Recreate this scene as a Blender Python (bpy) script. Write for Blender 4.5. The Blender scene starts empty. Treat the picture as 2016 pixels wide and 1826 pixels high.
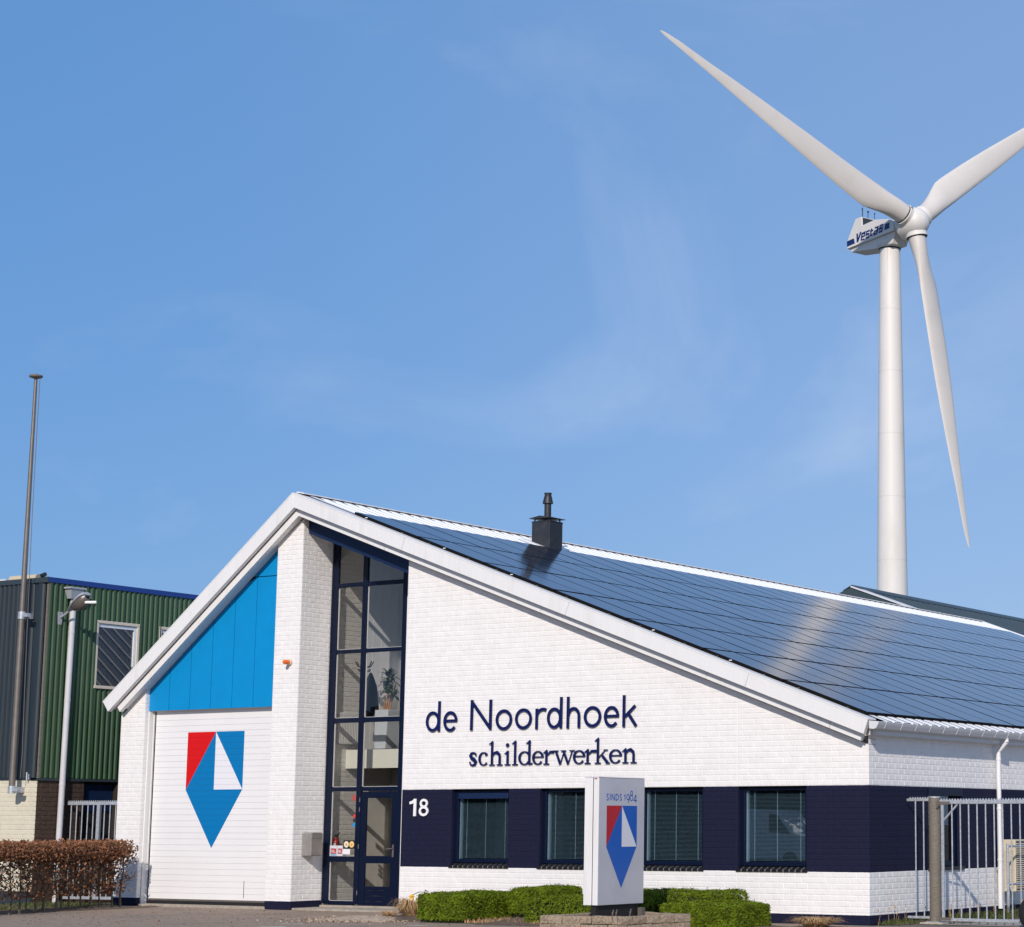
import bpy, math, random
import numpy as np
from mathutils import Vector, Matrix
random.seed(7); rng = np.random.default_rng(7)
S = bpy.context.scene; C = S.collection
R = math.radians
# ------------------------------------------------------------------ camera
cd = bpy.data.cameras.new('camera'); cam = bpy.data.objects.new('camera', cd); C.objects.link(cam)
cam.location = (17.84529, -33.12638, 1.7332)
cam.rotation_euler = (math.pi/2 + 0.16137, 0, 0.52983)
cd.sensor_fit = 'HORIZONTAL'; cd.sensor_width = 36; cd.lens = 36*4206.779/2016
cd.shift_x = -0.27323; cd.shift_y = 0.01203; cd.clip_start = .5; cd.clip_end = 6000
S.camera = cam
S.render.resolution_x = 1024; S.render.resolution_y = 927
# ------------------------------------------------------------------ light
SUN = Vector((0.45, -1.0, 0.608)).normalized()
ELEV = math.asin(SUN.z); AZ = math.atan2(SUN.x, SUN.y)
W = bpy.data.worlds.new('World'); S.world = W; W.use_nodes = True
nt = W.node_tree; nt.nodes.clear()
sky = nt.nodes.new('ShaderNodeTexSky'); sky.sky_type = 'NISHITA'; sky.sun_disc = False
sky.sun_elevation = ELEV; sky.sun_rotation = AZ; sky.altitude = 0
sky.air_density = 1.0; sky.dust_density = 0.6; sky.ozone_density = 2.0
bg = nt.nodes.new('ShaderNodeBackground'); bg.inputs['Strength'].default_value = 0.12
wo = nt.nodes.new('ShaderNodeOutputWorld')
# thin high cirrus veil, everywhere over the sky dome
tc = nt.nodes.new('ShaderNodeTexCoord')
mp = nt.nodes.new('ShaderNodeMapping'); mp.inputs['Scale'].default_value = (3.0, 2.0, 4.0); mp.inputs['Rotation'].default_value = (0.2, 0.5, 0.3)
nz = nt.nodes.new('ShaderNodeTexNoise'); nz.inputs['Scale'].default_value = 1.5; nz.inputs['Detail'].default_value = 8; nz.inputs['Roughness'].default_value = .55; nz.inputs['Distortion'].default_value = .9
rp = nt.nodes.new('ShaderNodeValToRGB'); rp.color_ramp.elements[0].position = .53; rp.color_ramp.elements[0].color = (0, 0, 0, 1)
rp.color_ramp.elements[1].position = .78; rp.color_ramp.elements[1].color = (.36, .36, .36, 1)
mx = nt.nodes.new('ShaderNodeMix'); mx.data_type = 'RGBA'
hs = nt.nodes.new('ShaderNodeHueSaturation'); hs.inputs['Saturation'].default_value = .55; hs.inputs['Value'].default_value = 1.22
L = nt.links.new
gm = nt.nodes.new('ShaderNodeHueSaturation'); gm.inputs['Saturation'].default_value = 1.0; gm.inputs['Value'].default_value = 1.0
tn = nt.nodes.new('ShaderNodeMix'); tn.data_type = 'RGBA'; tn.blend_type = 'MULTIPLY'; tn.inputs['Factor'].default_value = 1; tn.inputs['B'].default_value = (.60, .59, .63, 1)
ev_ = nt.nodes.new('ShaderNodeMix'); ev_.data_type = 'RGBA'; ev_.inputs['Factor'].default_value = .58; ev_.inputs['B'].default_value = (.98, 3.06, 6.95, 1)
L(sky.outputs['Color'], tn.inputs['A']); L(tn.outputs['Result'], ev_.inputs['A']); L(ev_.outputs['Result'], gm.inputs['Color'])
L(tc.outputs['Generated'], mp.inputs['Vector']); L(mp.outputs['Vector'], nz.inputs['Vector']); L(nz.outputs['Fac'], rp.inputs['Fac'])
L(gm.outputs['Color'], hs.inputs['Color']); L(gm.outputs['Color'], mx.inputs['A']); L(hs.outputs['Color'], mx.inputs['B'])
# the veil is denser over one side of the sky
sx = nt.nodes.new('ShaderNodeSeparateXYZ'); L(tc.outputs['Generated'], sx.inputs[0])
vr = nt.nodes.new('ShaderNodeMapRange'); vr.interpolation_type = 'SMOOTHERSTEP'; vr.inputs['From Min'].default_value = -.85; vr.inputs['From Max'].default_value = -.30; vr.inputs['To Max'].default_value = .30
L(sx.outputs['X'], vr.inputs['Value'])
va = nt.nodes.new('ShaderNodeMath'); va.operation = 'ADD'; va.use_clamp = True; L(rp.outputs['Color'], va.inputs[0]); L(vr.outputs['Result'], va.inputs[1])
L(va.outputs[0], mx.inputs['Factor']); L(mx.outputs['Result'], bg.inputs['Color']); L(bg.outputs['Background'], wo.inputs['Surface'])
sl_ = bpy.data.lights.new('sun', 'SUN'); sl_.energy = 3.75; sl_.angle = R(.53); sl_.color = (1, .905, .81)
sun = bpy.data.objects.new('sun', sl_); C.objects.link(sun); sun.rotation_euler = SUN.to_track_quat('Z', 'Y').to_euler(); sun.location = (10, -30, 40)
S.view_settings.view_transform = 'Standard'; S.view_settings.look = 'None'; S.view_settings.gamma = 1; S.view_settings.exposure = 0.0
S.view_settings.use_curve_mapping = False
S.render.engine = 'CYCLES'
# ------------------------------------------------------------------ helpers
class MB:
    def __init__(s): s.v = []; s.f = []; s.m = []; s.cm = 0
    def quad(s, *p):
        i = len(s.v); s.v += [tuple(q) for q in p]; s.f.append(tuple(range(i, i+len(p)))); s.m.append(s.cm)
    def box(s, x0, y0, z0, x1, y1, z1):
        i = len(s.v)
        s.v += [(x0,y0,z0),(x1,y0,z0),(x1,y1,z0),(x0,y1,z0),(x0,y0,z1),(x1,y0,z1),(x1,y1,z1),(x0,y1,z1)]
        for f in ((0,3,2,1),(4,5,6,7),(0,1,5,4),(1,2,6,5),(2,3,7,6),(3,0,4,7)): s.f.append(tuple(i+k for k in f)); s.m.append(s.cm)
        return s
    def prism(s, poly, fn, w0, w1):
        n = len(poly); i = len(s.v)
        s.v += [tuple(fn(u, v, w0)) for u, v in poly] + [tuple(fn(u, v, w1)) for u, v in poly]
        s.f.append(tuple(range(i, i+n))); s.f.append(tuple(range(i+2*n-1, i+n-1, -1))); s.m += [s.cm]*2
        for k in range(n):
            j = (k+1) % n; s.f.append((i+k, i+n+k, i+n+j, i+j)); s.m.append(s.cm)
        return s
    def tube(s, p0, p1, r0, r1=None, n=12, caps=True):
        r1 = r0 if r1 is None else r1
        p0 = Vector(p0); p1 = Vector(p1); d = (p1-p0).normalized()
        a = d.orthogonal().normalized(); b = d.cross(a); i = len(s.v)
        for p, r in ((p0, r0), (p1, r1)):
            for k in range(n):
                t = 2*math.pi*k/n; s.v.append(tuple(p + a*r*math.cos(t) + b*r*math.sin(t)))
        for k in range(n):
            j = (k+1) % n; s.f.append((i+k, i+j, i+n+j, i+n+k)); s.m.append(s.cm)
        if caps: s.f.append(tuple(range(i+n-1, i-1, -1))); s.f.append(tuple(range(i+n, i+2*n))); s.m += [s.cm]*2
        return s
    def path(s, pts, r, n=8):
        for a, b in zip(pts[:-1], pts[1:]): s.tube(a, b, r, r, n)
        return s
    def lathe(s, c, prof, n=20, axis=None):
        ax = Vector(axis).normalized() if axis else Vector((0, 0, 1)); a = ax.orthogonal().normalized(); b = ax.cross(a); c = Vector(c); i = len(s.v)
        for r, h in prof:
            for k in range(n):
                t = 2*math.pi*k/n; s.v.append(tuple(c + ax*h + a*r*math.cos(t) + b*r*math.sin(t)))
        for q in range(len(prof)-1):
            for k in range(n):
                j = (k+1) % n; s.f.append((i+q*n+k, i+q*n+j, i+(q+1)*n+j, i+(q+1)*n+k)); s.m.append(s.cm)
        e = len(prof)-1
        s.f.append(tuple(range(i+n-1, i-1, -1))); s.f.append(tuple(range(i+e*n, i+e*n+n))); s.m += [s.cm]*2
        return s
    def build(s, name, mats, parent=None, smooth=False, bevel=0, label=None, kind=None, seg=1, loc=None):
        me = bpy.data.meshes.new(name); me.from_pydata(s.v, [], s.f); me.update()
        mats = mats if isinstance(mats, (list, tuple)) else [mats]
        for m in mats: me.materials.append(m)
        if len(mats) > 1: me.polygons.foreach_set('material_index', s.m)
        if smooth: me.polygons.foreach_set('use_smooth', [True]*len(s.f))
        return link(name, me, parent, bevel, label, kind, seg, loc)
def link(name, me, parent=None, bevel=0, label=None, kind=None, seg=1, loc=None):
    o = bpy.data.objects.new(name, me); C.objects.link(o)
    if parent is not None:
        o.parent = parent
        if parent.type == 'EMPTY': o.location = -parent.location   # parts are modelled in world metres
    if loc is not None: o.location = Vector(loc) + Vector(o.location)
    if bevel:
        b = o.modifiers.new('bevel', 'BEVEL'); b.width = bevel; b.segments = seg; b.limit_method = 'ANGLE'; b.angle_limit = R(35)
    if label: o['label'] = label
    if kind: o['kind'] = kind
    return o
def thing(name, label, cat, loc=(0, 0, 0), group=None):
    o = bpy.data.objects.new(name, None); C.objects.link(o); o.location = loc; o.empty_display_size = .2
    o['label'] = label; o['category'] = cat
    if group: o['group'] = group
    return o
def tag(o, label, cat, group=None):
    o['label'] = label; o['category'] = cat
    if group: o['group'] = group
    return o
def autosmooth(o, ang=35):
    me = o.data; me.polygons.foreach_set('use_smooth', [True]*len(me.polygons))
    try: me.set_sharp_from_angle(angle=R(ang))
    except Exception: pass
    return o
def big(name, verts, faces, mat, parent=None, kind=None, label=None, smooth=False):
    me = bpy.data.meshes.new(name); verts = np.asarray(verts, dtype=np.float32); faces = np.asarray(faces, dtype=np.int32)
    nf, k = faces.shape
    me.vertices.add(len(verts)); me.vertices.foreach_set('co', verts.ravel())
    me.loops.add(nf*k); me.loops.foreach_set('vertex_index', faces.ravel())
    me.polygons.add(nf); me.polygons.foreach_set('loop_start', np.arange(0, nf*k, k, dtype=np.int32)); me.polygons.foreach_set('loop_total', np.full(nf, k, dtype=np.int32))
    me.update(calc_edges=True); me.validate()
    me.materials.append(mat)
    me.polygons.foreach_set('use_smooth', [bool(smooth)]*nf)
    return link(name, me, parent, kind=kind, label=label)
# ------------------------------------------------------------------ materials
def mat(name, col, rough=.6, metal=0, var=0, vscale=4, bump=0, bscale=60, spec=.5, dirt=None, dscale=1.5, stretch=None):
    m = bpy.data.materials.new(name); m.use_nodes = True; n = m.node_tree; b = n.nodes['Principled BSDF']
    b.inputs['Base Color'].default_value = (*col, 1); b.inputs['Roughness'].default_value = rough; b.inputs['Metallic'].default_value = metal
    b.inputs['Specular IOR Level'].default_value = spec
    g = n.nodes.new('ShaderNodeNewGeometry'); src = g.outputs['Position']
    if stretch:
        q = n.nodes.new('ShaderNodeMapping'); q.inputs['Scale'].default_value = stretch; n.links.new(src, q.inputs['Vector']); src = q.outputs['Vector']
    last = None
    if var:
        t = n.nodes.new('ShaderNodeTexNoise'); t.inputs['Scale'].default_value = vscale; t.inputs['Detail'].default_value = 6; n.links.new(src, t.inputs['Vector'])
        r = n.nodes.new('ShaderNodeMapRange'); r.inputs['From Min'].default_value = .3; r.inputs['From Max'].default_value = .7; r.inputs['To Min'].default_value = 1-var; r.inputs['To Max'].default_value = 1+var
        n.links.new(t.outputs['Fac'], r.inputs['Value'])
        x = n.nodes.new('ShaderNodeMix'); x.data_type = 'RGBA'; x.blend_type = 'MULTIPLY'; x.inputs['Factor'].default_value = 1
        x.inputs['A'].default_value = (*col, 1); n.links.new(r.outputs['Result'], x.inputs['B']); last = x.outputs['Result']
    if dirt:
        t = n.nodes.new('ShaderNodeTexNoise'); t.inputs['Scale'].default_value = dscale; t.inputs['Detail'].default_value = 9; t.inputs['Roughness'].default_value = .65; n.links.new(src, t.inputs['Vector'])
        r = n.nodes.new('ShaderNodeMapRange'); r.inputs['From Min'].default_value = .52; r.inputs['From Max'].default_value = .75; n.links.new(t.outputs['Fac'], r.inputs['Value'])
        x = n.nodes.new('ShaderNodeMix'); x.data_type = 'RGBA'; n.links.new(r.outputs['Result'], x.inputs['Factor'])
        if last: n.links.new(last, x.inputs['A'])
        else: x.inputs['A'].default_value = (*col, 1)
        x.inputs['B'].default_value = (*dirt, 1); last = x.outputs['Result']
    if last: n.links.new(last, b.inputs['Base Color'])
    if bump:
        t = n.nodes.new('ShaderNodeTexNoise'); t.inputs['Scale'].default_value = bscale; t.inputs['Detail'].default_value = 5; n.links.new(g.outputs['Position'], t.inputs['Vector'])
        u = n.nodes.new('ShaderNodeBump'); u.inputs['Strength'].default_value = bump; u.inputs['Distance'].default_value = .01
        n.links.new(t.outputs['Fac'], u.inputs['Height']); n.links.new(u.outputs['Normal'], b.inputs['Normal'])
    return m
def glass(name, tint=(.8, .84, .85), ior=1.5, boost=1.0):
    m = bpy.data.materials.new(name); m.use_nodes = True; n = m.node_tree; n.nodes.clear()
    o = n.nodes.new('ShaderNodeOutputMaterial'); x = n.nodes.new('ShaderNodeMixShader'); t = n.nodes.new('ShaderNodeBsdfTransparent'); g = n.nodes.new('ShaderNodeBsdfGlossy')
    t.inputs['Color'].default_value = (*tint, 1); g.inputs['Roughness'].default_value = 0.0; g.inputs['Color'].default_value = (1, 1, 1, 1)
    f = n.nodes.new('ShaderNodeFresnel'); f.inputs['IOR'].default_value = ior
    k = n.nodes.new('ShaderNodeMath'); k.operation = 'MULTIPLY'; k.inputs[1].default_value = boost; k.use_clamp = True
    n.links.new(f.outputs[0], k.inputs[0]); n.links.new(k.outputs[0], x.inputs[0]); n.links.new(t.outputs[0], x.inputs[1]); n.links.new(g.outputs[0], x.inputs[2]); n.links.new(x.outputs[0], o.inputs[0])
    return m
WHITE = (.768, .752, .742); NAVYB = (.0060, .0075, .030)
def paint_brick():
    """masonry paint: white with a navy band and a navy plinth, as decorated by height"""
    m = mat('painted_masonry', WHITE, .75, var=.04, vscale=5, bump=.2, bscale=75, spec=.25, dirt=(.725, .705, .69), dscale=1.1); n = m.node_tree; b = n.nodes['Principled BSDF']
    lk = b.inputs['Base Color'].links[0].from_socket
    g = n.nodes.new('ShaderNodeNewGeometry'); s = n.nodes.new('ShaderNodeSeparateXYZ'); n.links.new(g.outputs['Position'], s.inputs[0])
    w = n.nodes.new('ShaderNodeTexNoise'); w.inputs['Scale'].default_value = 14; n.links.new(g.outputs['Position'], w.inputs['Vector'])
    a = n.nodes.new('ShaderNodeMath'); a.operation = 'MULTIPLY_ADD'; a.inputs[1].default_value = .008; n.links.new(w.outputs['Fac'], a.inputs[0]); n.links.new(s.outputs['Z'], a.inputs[2])
    def th(op, v):
        q = n.nodes.new('ShaderNodeMath'); q.operation = op; q.inputs[1].default_value = v; n.links.new(a.outputs[0], q.inputs[0]); return q.outputs[0]
    def comb(op, p, q):
        z = n.nodes.new('ShaderNodeMath'); z.operation = op; n.links.new(p, z.inputs[0]); n.links.new(q, z.inputs[1]); return z.outputs[0]
    band = comb('MULTIPLY', th('GREATER_THAN', .901), th('LESS_THAN', 2.403))
    xr = n.nodes.new('ShaderNodeMath'); xr.operation = 'GREATER_THAN'; xr.inputs[1].default_value = -11.0; n.links.new(s.outputs['X'], xr.inputs[0]); band = comb('MULTIPLY', band, xr.outputs[0])
    low = th('LESS_THAN', .172); fac = comb('MAXIMUM', band, low)
    t = n.nodes.new('ShaderNodeTexNoise'); t.inputs['Scale'].default_value = 12; t.inputs['Detail'].default_value = 5; n.links.new(g.outputs['Position'], t.inputs['Vector'])
    r = n.nodes.new('ShaderNodeMix'); r.data_type = 'RGBA'; r.inputs['A'].default_value = (NAVYB[0]*.75, NAVYB[1]*.75, NAVYB[2]*.8, 1); r.inputs['B'].default_value = (NAVYB[0]*1.35, NAVYB[1]*1.3, NAVYB[2]*1.2, 1); n.links.new(t.outputs['Fac'], r.inputs['Factor'])
    x = n.nodes.new('ShaderNodeMix'); x.data_type = 'RGBA'; n.links.new(fac, x.inputs['Factor']); n.links.new(lk, x.inputs['A']); n.links.new(r.outputs['Result'], x.inputs['B']); n.links.new(x.outputs['Result'], b.inputs['Base Color'])
    return m
M = dict(
 masonry=paint_brick(),
 inwall=mat('interior_painted_brick', (.60, .58, .54), .8, var=.05, bump=.3),
 plaster=mat('interior_plaster', (.80, .80, .80), .8, var=.03),
 hallwall=mat('hall_plaster', (.50, .46, .38), .85, var=.05),
 cream=mat('cream_floor_edge', (.82, .81, .70), .7),
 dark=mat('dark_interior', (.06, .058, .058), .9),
 carpet=mat('grey_carpet', (.12, .12, .125), .95),
 white=mat('white_coated_metal', (.74, .735, .73), .45, var=.02, vscale=3, dirt=(.66, .65, .62), dscale=.9, stretch=(4, 4, .5)),
 whitepvc=mat('white_pvc', (.74, .74, .75), .4),
 greypvc=mat('grey_white_pvc', (.56, .56, .58), .45, var=.06, vscale=3),
 gutterm=mat('galvanised_gutter_paint', (.62, .63, .65), .45),
 roofw=mat('white_roof_sheet', (.86, .855, .85), .5, var=.02),
 navy=mat('navy_gloss_paint', (.0018, .006, .024), .4, spec=.22),
 navyboard=mat('navy_cladding', (.006, .018, .062), .45, spec=.3),
 blue=mat('bright_blue_panel', (.001, .24, .55), .42, var=.035, spec=.3),
 blueprint=mat('blue_print', (.001, .165, .42), .4, spec=.3), redprint=mat('red_print', (.62, .006, .006), .4, spec=.3), whiteprint=mat('white_print', (.74, .74, .78), .4),
 pblue=mat('pylon_blue_print', (.003, .085, .40), .35), pred=mat('pylon_red_print', (.40, .004, .012), .35), pwhite=mat('pylon_white_print', (.62, .63, .68), .35),
 silver=mat('silver_coated_sheet', (.52, .52, .56), .42, metal=.25, var=.05, vscale=1.2, dirt=(.46, .46, .50), dscale=2),
 door=mat('white_sectional_door', (.76, .75, .75), .45, var=.02, vscale=2),
 black=mat('black_rubber', (.012, .012, .013), .6), sillm=mat('black_glazed_sill', (.007, .007, .009), .4, var=.2, vscale=9),
 blackm=mat('black_coated_metal', (.017, .019, .024), .5, var=.15, vscale=6, dirt=(.05, .045, .04), dscale=3),
 frameb=mat('black_aluminium', (.006, .006, .007), .9, spec=.1),
 steel=mat('stainless_steel', (.19, .168, .15), .48, metal=.5, var=.1, vscale=7),
 boxsteel=mat('brushed_mailbox_steel', (.36, .34, .32), .42, metal=.6, var=.08, vscale=9),
 galv=mat('galvanised_steel', (.47, .50, .54), .5, metal=.55, var=.22, vscale=22),
 postm=mat('weathered_post', (.15, .13, .105), .75, var=.22, vscale=10, bump=.4, bscale=30, stretch=(1, 1, 6)),
 turb=mat('turbine_white_paint', (.69, .665, .635), .5, var=.025, vscale=.35, dirt=(.62, .585, .54), dscale=.5, stretch=(1, 1, .35)),
 turbdirty=mat('blade_gelcoat', (.62, .58, .535), .5, var=.03, vscale=.5, dirt=(.56, .515, .465), dscale=.35),
 turbseam=mat('tower_seam', (.58, .57, .56), .6),
 vblue=mat('turbine_blue_print', (.003, .022, .125), .45),
 radm=mat('radiator_dark', (.03, .035, .045), .6),
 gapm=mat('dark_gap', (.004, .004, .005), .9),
 green=mat('green_cladding', (.026, .070, .028), .5, var=.12, vscale=2.2, dirt=(.035, .095, .05), dscale=1.2, stretch=(2, 2, .5)),
 slate=mat('slate_blue_cladding', (.018, .029, .038), .5, var=.1, vscale=2, stretch=(2, 2, .5)),
 coping=mat('blue_coping', (.004, .035, .20), .45), copingg=mat('slate_coping', (.03, .045, .055), .5),
 creamb=mat('cream_painted_brick', (.60, .56, .44), .8, var=.05, bump=.3), brownb=mat('brown_brick', (.055, .032, .021), .85, var=.35, vscale=13, bump=.4), brownj=mat('brown_mortar', (.025, .017, .013), .9),
 woodw=mat('cream_window_frame', (.58, .52, .43), .6), 
 asphalt=mat('forecourt_paving', (.275, .205, .15), .9, var=.2, vscale=7, bump=.6, bscale=45, dirt=(.16, .135, .11), dscale=.7),
 stoneb=mat('rough_planter_stone', (.27, .21, .15), .9, var=.4, vscale=28, bump=1.0, bscale=55),
 concrete=mat('concrete_slab', (.34, .30, .25), .9, var=.2, vscale=12, bump=.4), 
 soil=mat('bed_soil', (.11, .075, .05), .95, var=.35, vscale=12, bump=.8, bscale=25), sand=mat('pale_sand', (.40, .31, .23), .95, var=.25, vscale=9, bump=.8, bscale=22),
 paintline=mat('road_marking', (.75, .74, .70), .8, var=.1),
 roofdark=mat('dark_roof_sheet', (.035, .055, .066), .5, var=.08, vscale=.8),
 glassw=glass('window_glass', (.78, .87, .92), 1.5, 1.7), glasse=glass('entrance_glass', (.88, .885, .885), 1.33, .85), glassg=glass('neighbour_glass', (.35, .38, .42), 1.6, 1.9),
 blind=mat('blind_slat', (.38, .43, .47), .5), pot=mat('white_planter_pot', (.62, .66, .70), .35), leaf=mat('dracaena_leaf', (.045, .075, .025), .45, var=.4, vscale=9), trunk=mat('plant_trunk', (.42, .24, .14), .8),
 rad=mat('radiator_enamel', (.6, .6, .58), .4), coat=mat('dark_coat', (.02, .02, .024), .9), red=mat('extinguisher_red', (.36, .008, .006), .3),
 orange=mat('orange_lens', (.80, .14, .012), .3), letter=mat('navy_letter', (.003, .008, .075), .35, spec=.4), white2=mat('white_number', (.82, .82, .82), .4),
 yew=mat('clipped_hedge_leaf', (.112, .158, .007), .6, spec=.15, var=.45, vscale=7), yewcore=mat('hedge_twigs', (.012, .02, .005), .9), beech=mat('dry_beech_leaf', (.21, .085, .034), .65, var=.5, vscale=11), bark=mat('grey_brown_bark', (.15, .115, .08), .9, var=.3, vscale=20, bump=.5),
 straw=mat('dry_straw', (.42, .27, .13), .85, var=.35, vscale=16), grass=mat('grass_blades', (.07, .085, .018), .7, var=.45, vscale=9), yellow=mat('daffodil_yellow', (.80, .45, .01), .5), stemg=mat('green_stem', (.06, .10, .03), .6),
 beige=mat('beige_enamel', (.56, .49, .36), .5), lens=mat('lamp_bowl', (.10, .09, .08), .35, spec=.5), lampm=mat('lamp_grey', (.32, .345, .37), .45), duct=mat('beige_duct', (.5, .42, .3), .7), fargreen=mat('far_tree_leaf', (.05, .046, .036), .8, var=.3), farwall=mat('far_wall', (.42, .43, .45), .7),
)
XZ = lambda u, v, w: (u, w, v)          # polygon in X/Z, extruded along Y
YZ = lambda u, v, w: (w, u, v)          # polygon in Y/Z, extruded along X
# ------------------------------------------------------------------ main building
SL = .36916; SLL = .786
TZ = lambda x: 8.563 - SL*(x+13.457) if x > -13.457 else 8.563 + SLL*(x+13.457)     # top of the verge / roof plane
BZ = lambda x: TZ(x) - .50                                                          # where the brick wall ends below the roof
bld = thing('workshop_building', 'white painted brick workshop with navy band, blue gable panels and solar roof', 'building', (-9, 0, 0))
WIN = [(-9.27, -7.87), (-7.13, -5.71), (-4.85, -3.43), (-2.685, -1.26)]
ZS, ZH = .955, 2.4
def strips(mb, edges, holes, topf, z0, w0, w1, fn):
    for a, b in zip(edges[:-1], edges[1:]):
        hs_ = [h for h in holes if h[0] <= a+1e-6 and h[1] >= b-1e-6]
        if hs_:
            h = hs_[0]
            mb.prism([(a, z0), (b, z0), (b, h[2]), (a, h[2])], fn, w0, w1)
            mb.prism([(a, h[3]), (b, h[3]), (b, topf(b)), (a, topf(a))], fn, w0, w1)
        else: mb.prism([(a, z0), (b, z0), (b, topf(b)), (a, topf(a))], fn, w0, w1)
REC = .004    # joints lie this far behind the brick faces
wall = MB()
ed = [-10.53]; 
for a, b in WIN: ed += [a, b]
ed.append(-REC)
strips(wall, ed, [(a, b, ZS-.06, ZH) for a, b in WIN], BZ, -.4, REC, .30, XZ)
strips(wall, [-14.115, -13.407-REC], [], BZ, -.4, REC, .9, XZ)
strips(wall, [-18.55, -17.83-REC], [], BZ, -.4, REC, .3, XZ)
wall.build('front_wall', M['masonry'], bld)
SWH = [(2.29, 3.68, .93, 2.4)]
sw = MB(); strips(sw, [.30, 2.29, 3.68, 33], SWH, lambda y: 3.27, -.4, -.30, -REC, YZ); sw.build('side_wall', M['masonry'], bld)
ow = MB(); ow.box(-18.55, .31, -.4, -18.3, 33, 4.15); ow.prism([(-18.3, -.4), (-.3, -.4), (-.3, BZ(-.3)), (-13.457, BZ(-13.457)), (-18.3, BZ(-18.3))], XZ, 32.7, 33)
ow.build('rear_wall', M['masonry'], bld)
# brick by brick facing
def bond(x0, x1, z0, z1, off, mod=.2455, course=.1, holes=(), top=None, breaks=(), soldiers=()):
    out = []
    k0 = int(round(z0/course)); k1 = int(math.ceil(z1/course))
    for k in range(k0, k1):
        za = k*course; zb = za+course
        segs = [(x0, x1)]
        for h in holes:
            if zb > h[2]+.03 and za < h[3]-.03:
                ns = []
                for a, b in segs:
                    if h[1] <= a or h[0] >= b: ns.append((a, b)); continue
                    if h[0] > a: ns.append((a, h[0]))
                    if h[1] < b: ns.append((h[1], b))
                segs = ns
        for br in breaks:
            ns = []
            for a, b in segs:
                if a < br < b: ns += [(a, br-.004), (br+.004, b)]
                else: ns.append((a, b))
            segs = ns
        for a, b in segs:
            so = None
            for s in soldiers:
                if abs(za-s[2]) < .02 and s[0] < b and s[1] > a: so = s
            js = [a]
            t = off + (mod/2 if k % 2 else 0)
            n0 = math.ceil((a-t)/mod + 1e-6)
            while t+n0*mod < b-1e-6:
                j = t+n0*mod; n0 += 1
                if j-a > .035 and b-j > .035 and not (so and so[0] < j < so[1]): js.append(j)
            if so:
                nn = int((so[1]-so[0])/.1095)
                for q in range(nn+1):
                    j = so[0]+(so[1]-so[0])*q/nn
                    if a+.035 < j < b-.035: js.append(j)
                js.sort()
            js.append(b)
            for p, q in zip(js[:-1], js[1:]):
                if top and zb > min(top(p), top(q)): continue
                out.append((p, q, za, zb))
    return out
def brick_verts(p, q, za, zb, fn, g=.004, bev=.010, jit=.0005, depth=REC+.001):
    """10 triangles: sunk rim, chamfer, face"""
    o = rng.normal(0, jit)
    e = rng.normal(0, .002, 8)
    rim = [(p+g, za+g), (q-g, za+g), (q-g, zb-g), (p+g, zb-g)]
    fc = [(p+g+bev+e[0], za+g+bev+e[1]), (q-g-bev+e[2], za+g+bev+e[3]), (q-g-bev+e[4], zb-g-bev+e[5]), (p+g+bev+e[6], zb-g-bev+e[7])]
    tl = rng.normal(0, jit*.45, 4)
    return [fn(u, v, depth) for u, v in rim] + [fn(u, v, o+tl[i]) for i, (u, v) in enumerate(fc)]
BF = np.array([(4, 5, 6, 7), (0, 1, 5, 4), (1, 2, 6, 5), (2, 3, 7, 6), (3, 0, 4, 7)])
def brick_mass(name, lst, fn, m, parent, **kw):
    V = []; F = []
    for i, b in enumerate(lst): V += brick_verts(*b, fn, **kw); F.append(BF+8*i)
    return big(name, V, np.concatenate(F), m, parent, kind='stuff')
def brick_objs(lst, fn, m, parent, ctr=None, nvar=10, off=(0, 0, 0)):
    """whole bricks of equal size share one of a few meshes; others get their own"""
    cache = {}
    for b in lst:
        w = round(b[1]-b[0], 3); key = (w, random.randrange(nvar if abs(w-.2455) < .004 else 2))
        if key not in cache:
            me = bpy.data.meshes.new('brick'); me.from_pydata(brick_verts(-w/2, w/2, -.05, .05, fn), [], [tuple(f) for f in BF]); me.materials.append(m); cache[key] = me
        o = bpy.data.objects.new('brick', cache[key]); C.objects.link(o); o.parent = parent
        c = fn((b[0]+b[1])/2, (b[2]+b[3])/2, 0); o.location = Vector(c) - parent.location + Vector(off)
FRY = lambda u, v, w: (u, w, v); SDX = lambda u, v, w: (-w, u, v)
holesF = [(a, b, ZS-.06, ZH) for a, b in WIN]
fb = bond(-10.53, -.0, -.1, 7.2, 0, holes=holesF, top=BZ, breaks=(-2.69,), soldiers=[(a-.05, b+.05, 2.4) for a, b in WIN])
camp = Vector(cam.location)
fb.sort(key=lambda b: (Vector(((b[0]+b[1])/2, 0, b[2])) - camp).length * (.2455/max(.2455, b[1]-b[0])) + (5 if b[1]-b[0] < .24 else 0))
brick_objs(fb[:300], FRY, M['masonry'], bld)
brick_mass('brickwork', fb[300:], FRY, M['masonry'], bld)
brick_mass('pier_brickwork', bond(-14.115, -13.407, -.1, 8.4, -14.115, holes=(), top=BZ, mod=.236) , FRY, M['masonry'], bld)
brick_mass('corner_brickwork', bond(-18.55, -17.83, -.1, 4.6, -18.55, mod=.24, top=BZ), FRY, M['masonry'], bld)
PSX = lambda u, v, w: (-13.407-w, u, v)
brick_mass('reveal_brickwork', bond(.006, .92, -.1, 8.0, .1, mod=.2455), PSX, M['masonry'], bld)
CSX = lambda u, v, w: (-17.83-w, u, v)
brick_mass('jamb_brickwork', bond(.006, .11, .0, 4.75, 0, mod=.2), CSX, M['masonry'], bld)
brick_mass('side_brickwork', bond(.0, 9.0, -.1, 3.25, .12, holes=SWH, soldiers=[(2.25, 3.72, 2.4)]), SDX, M['masonry'], bld)
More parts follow.
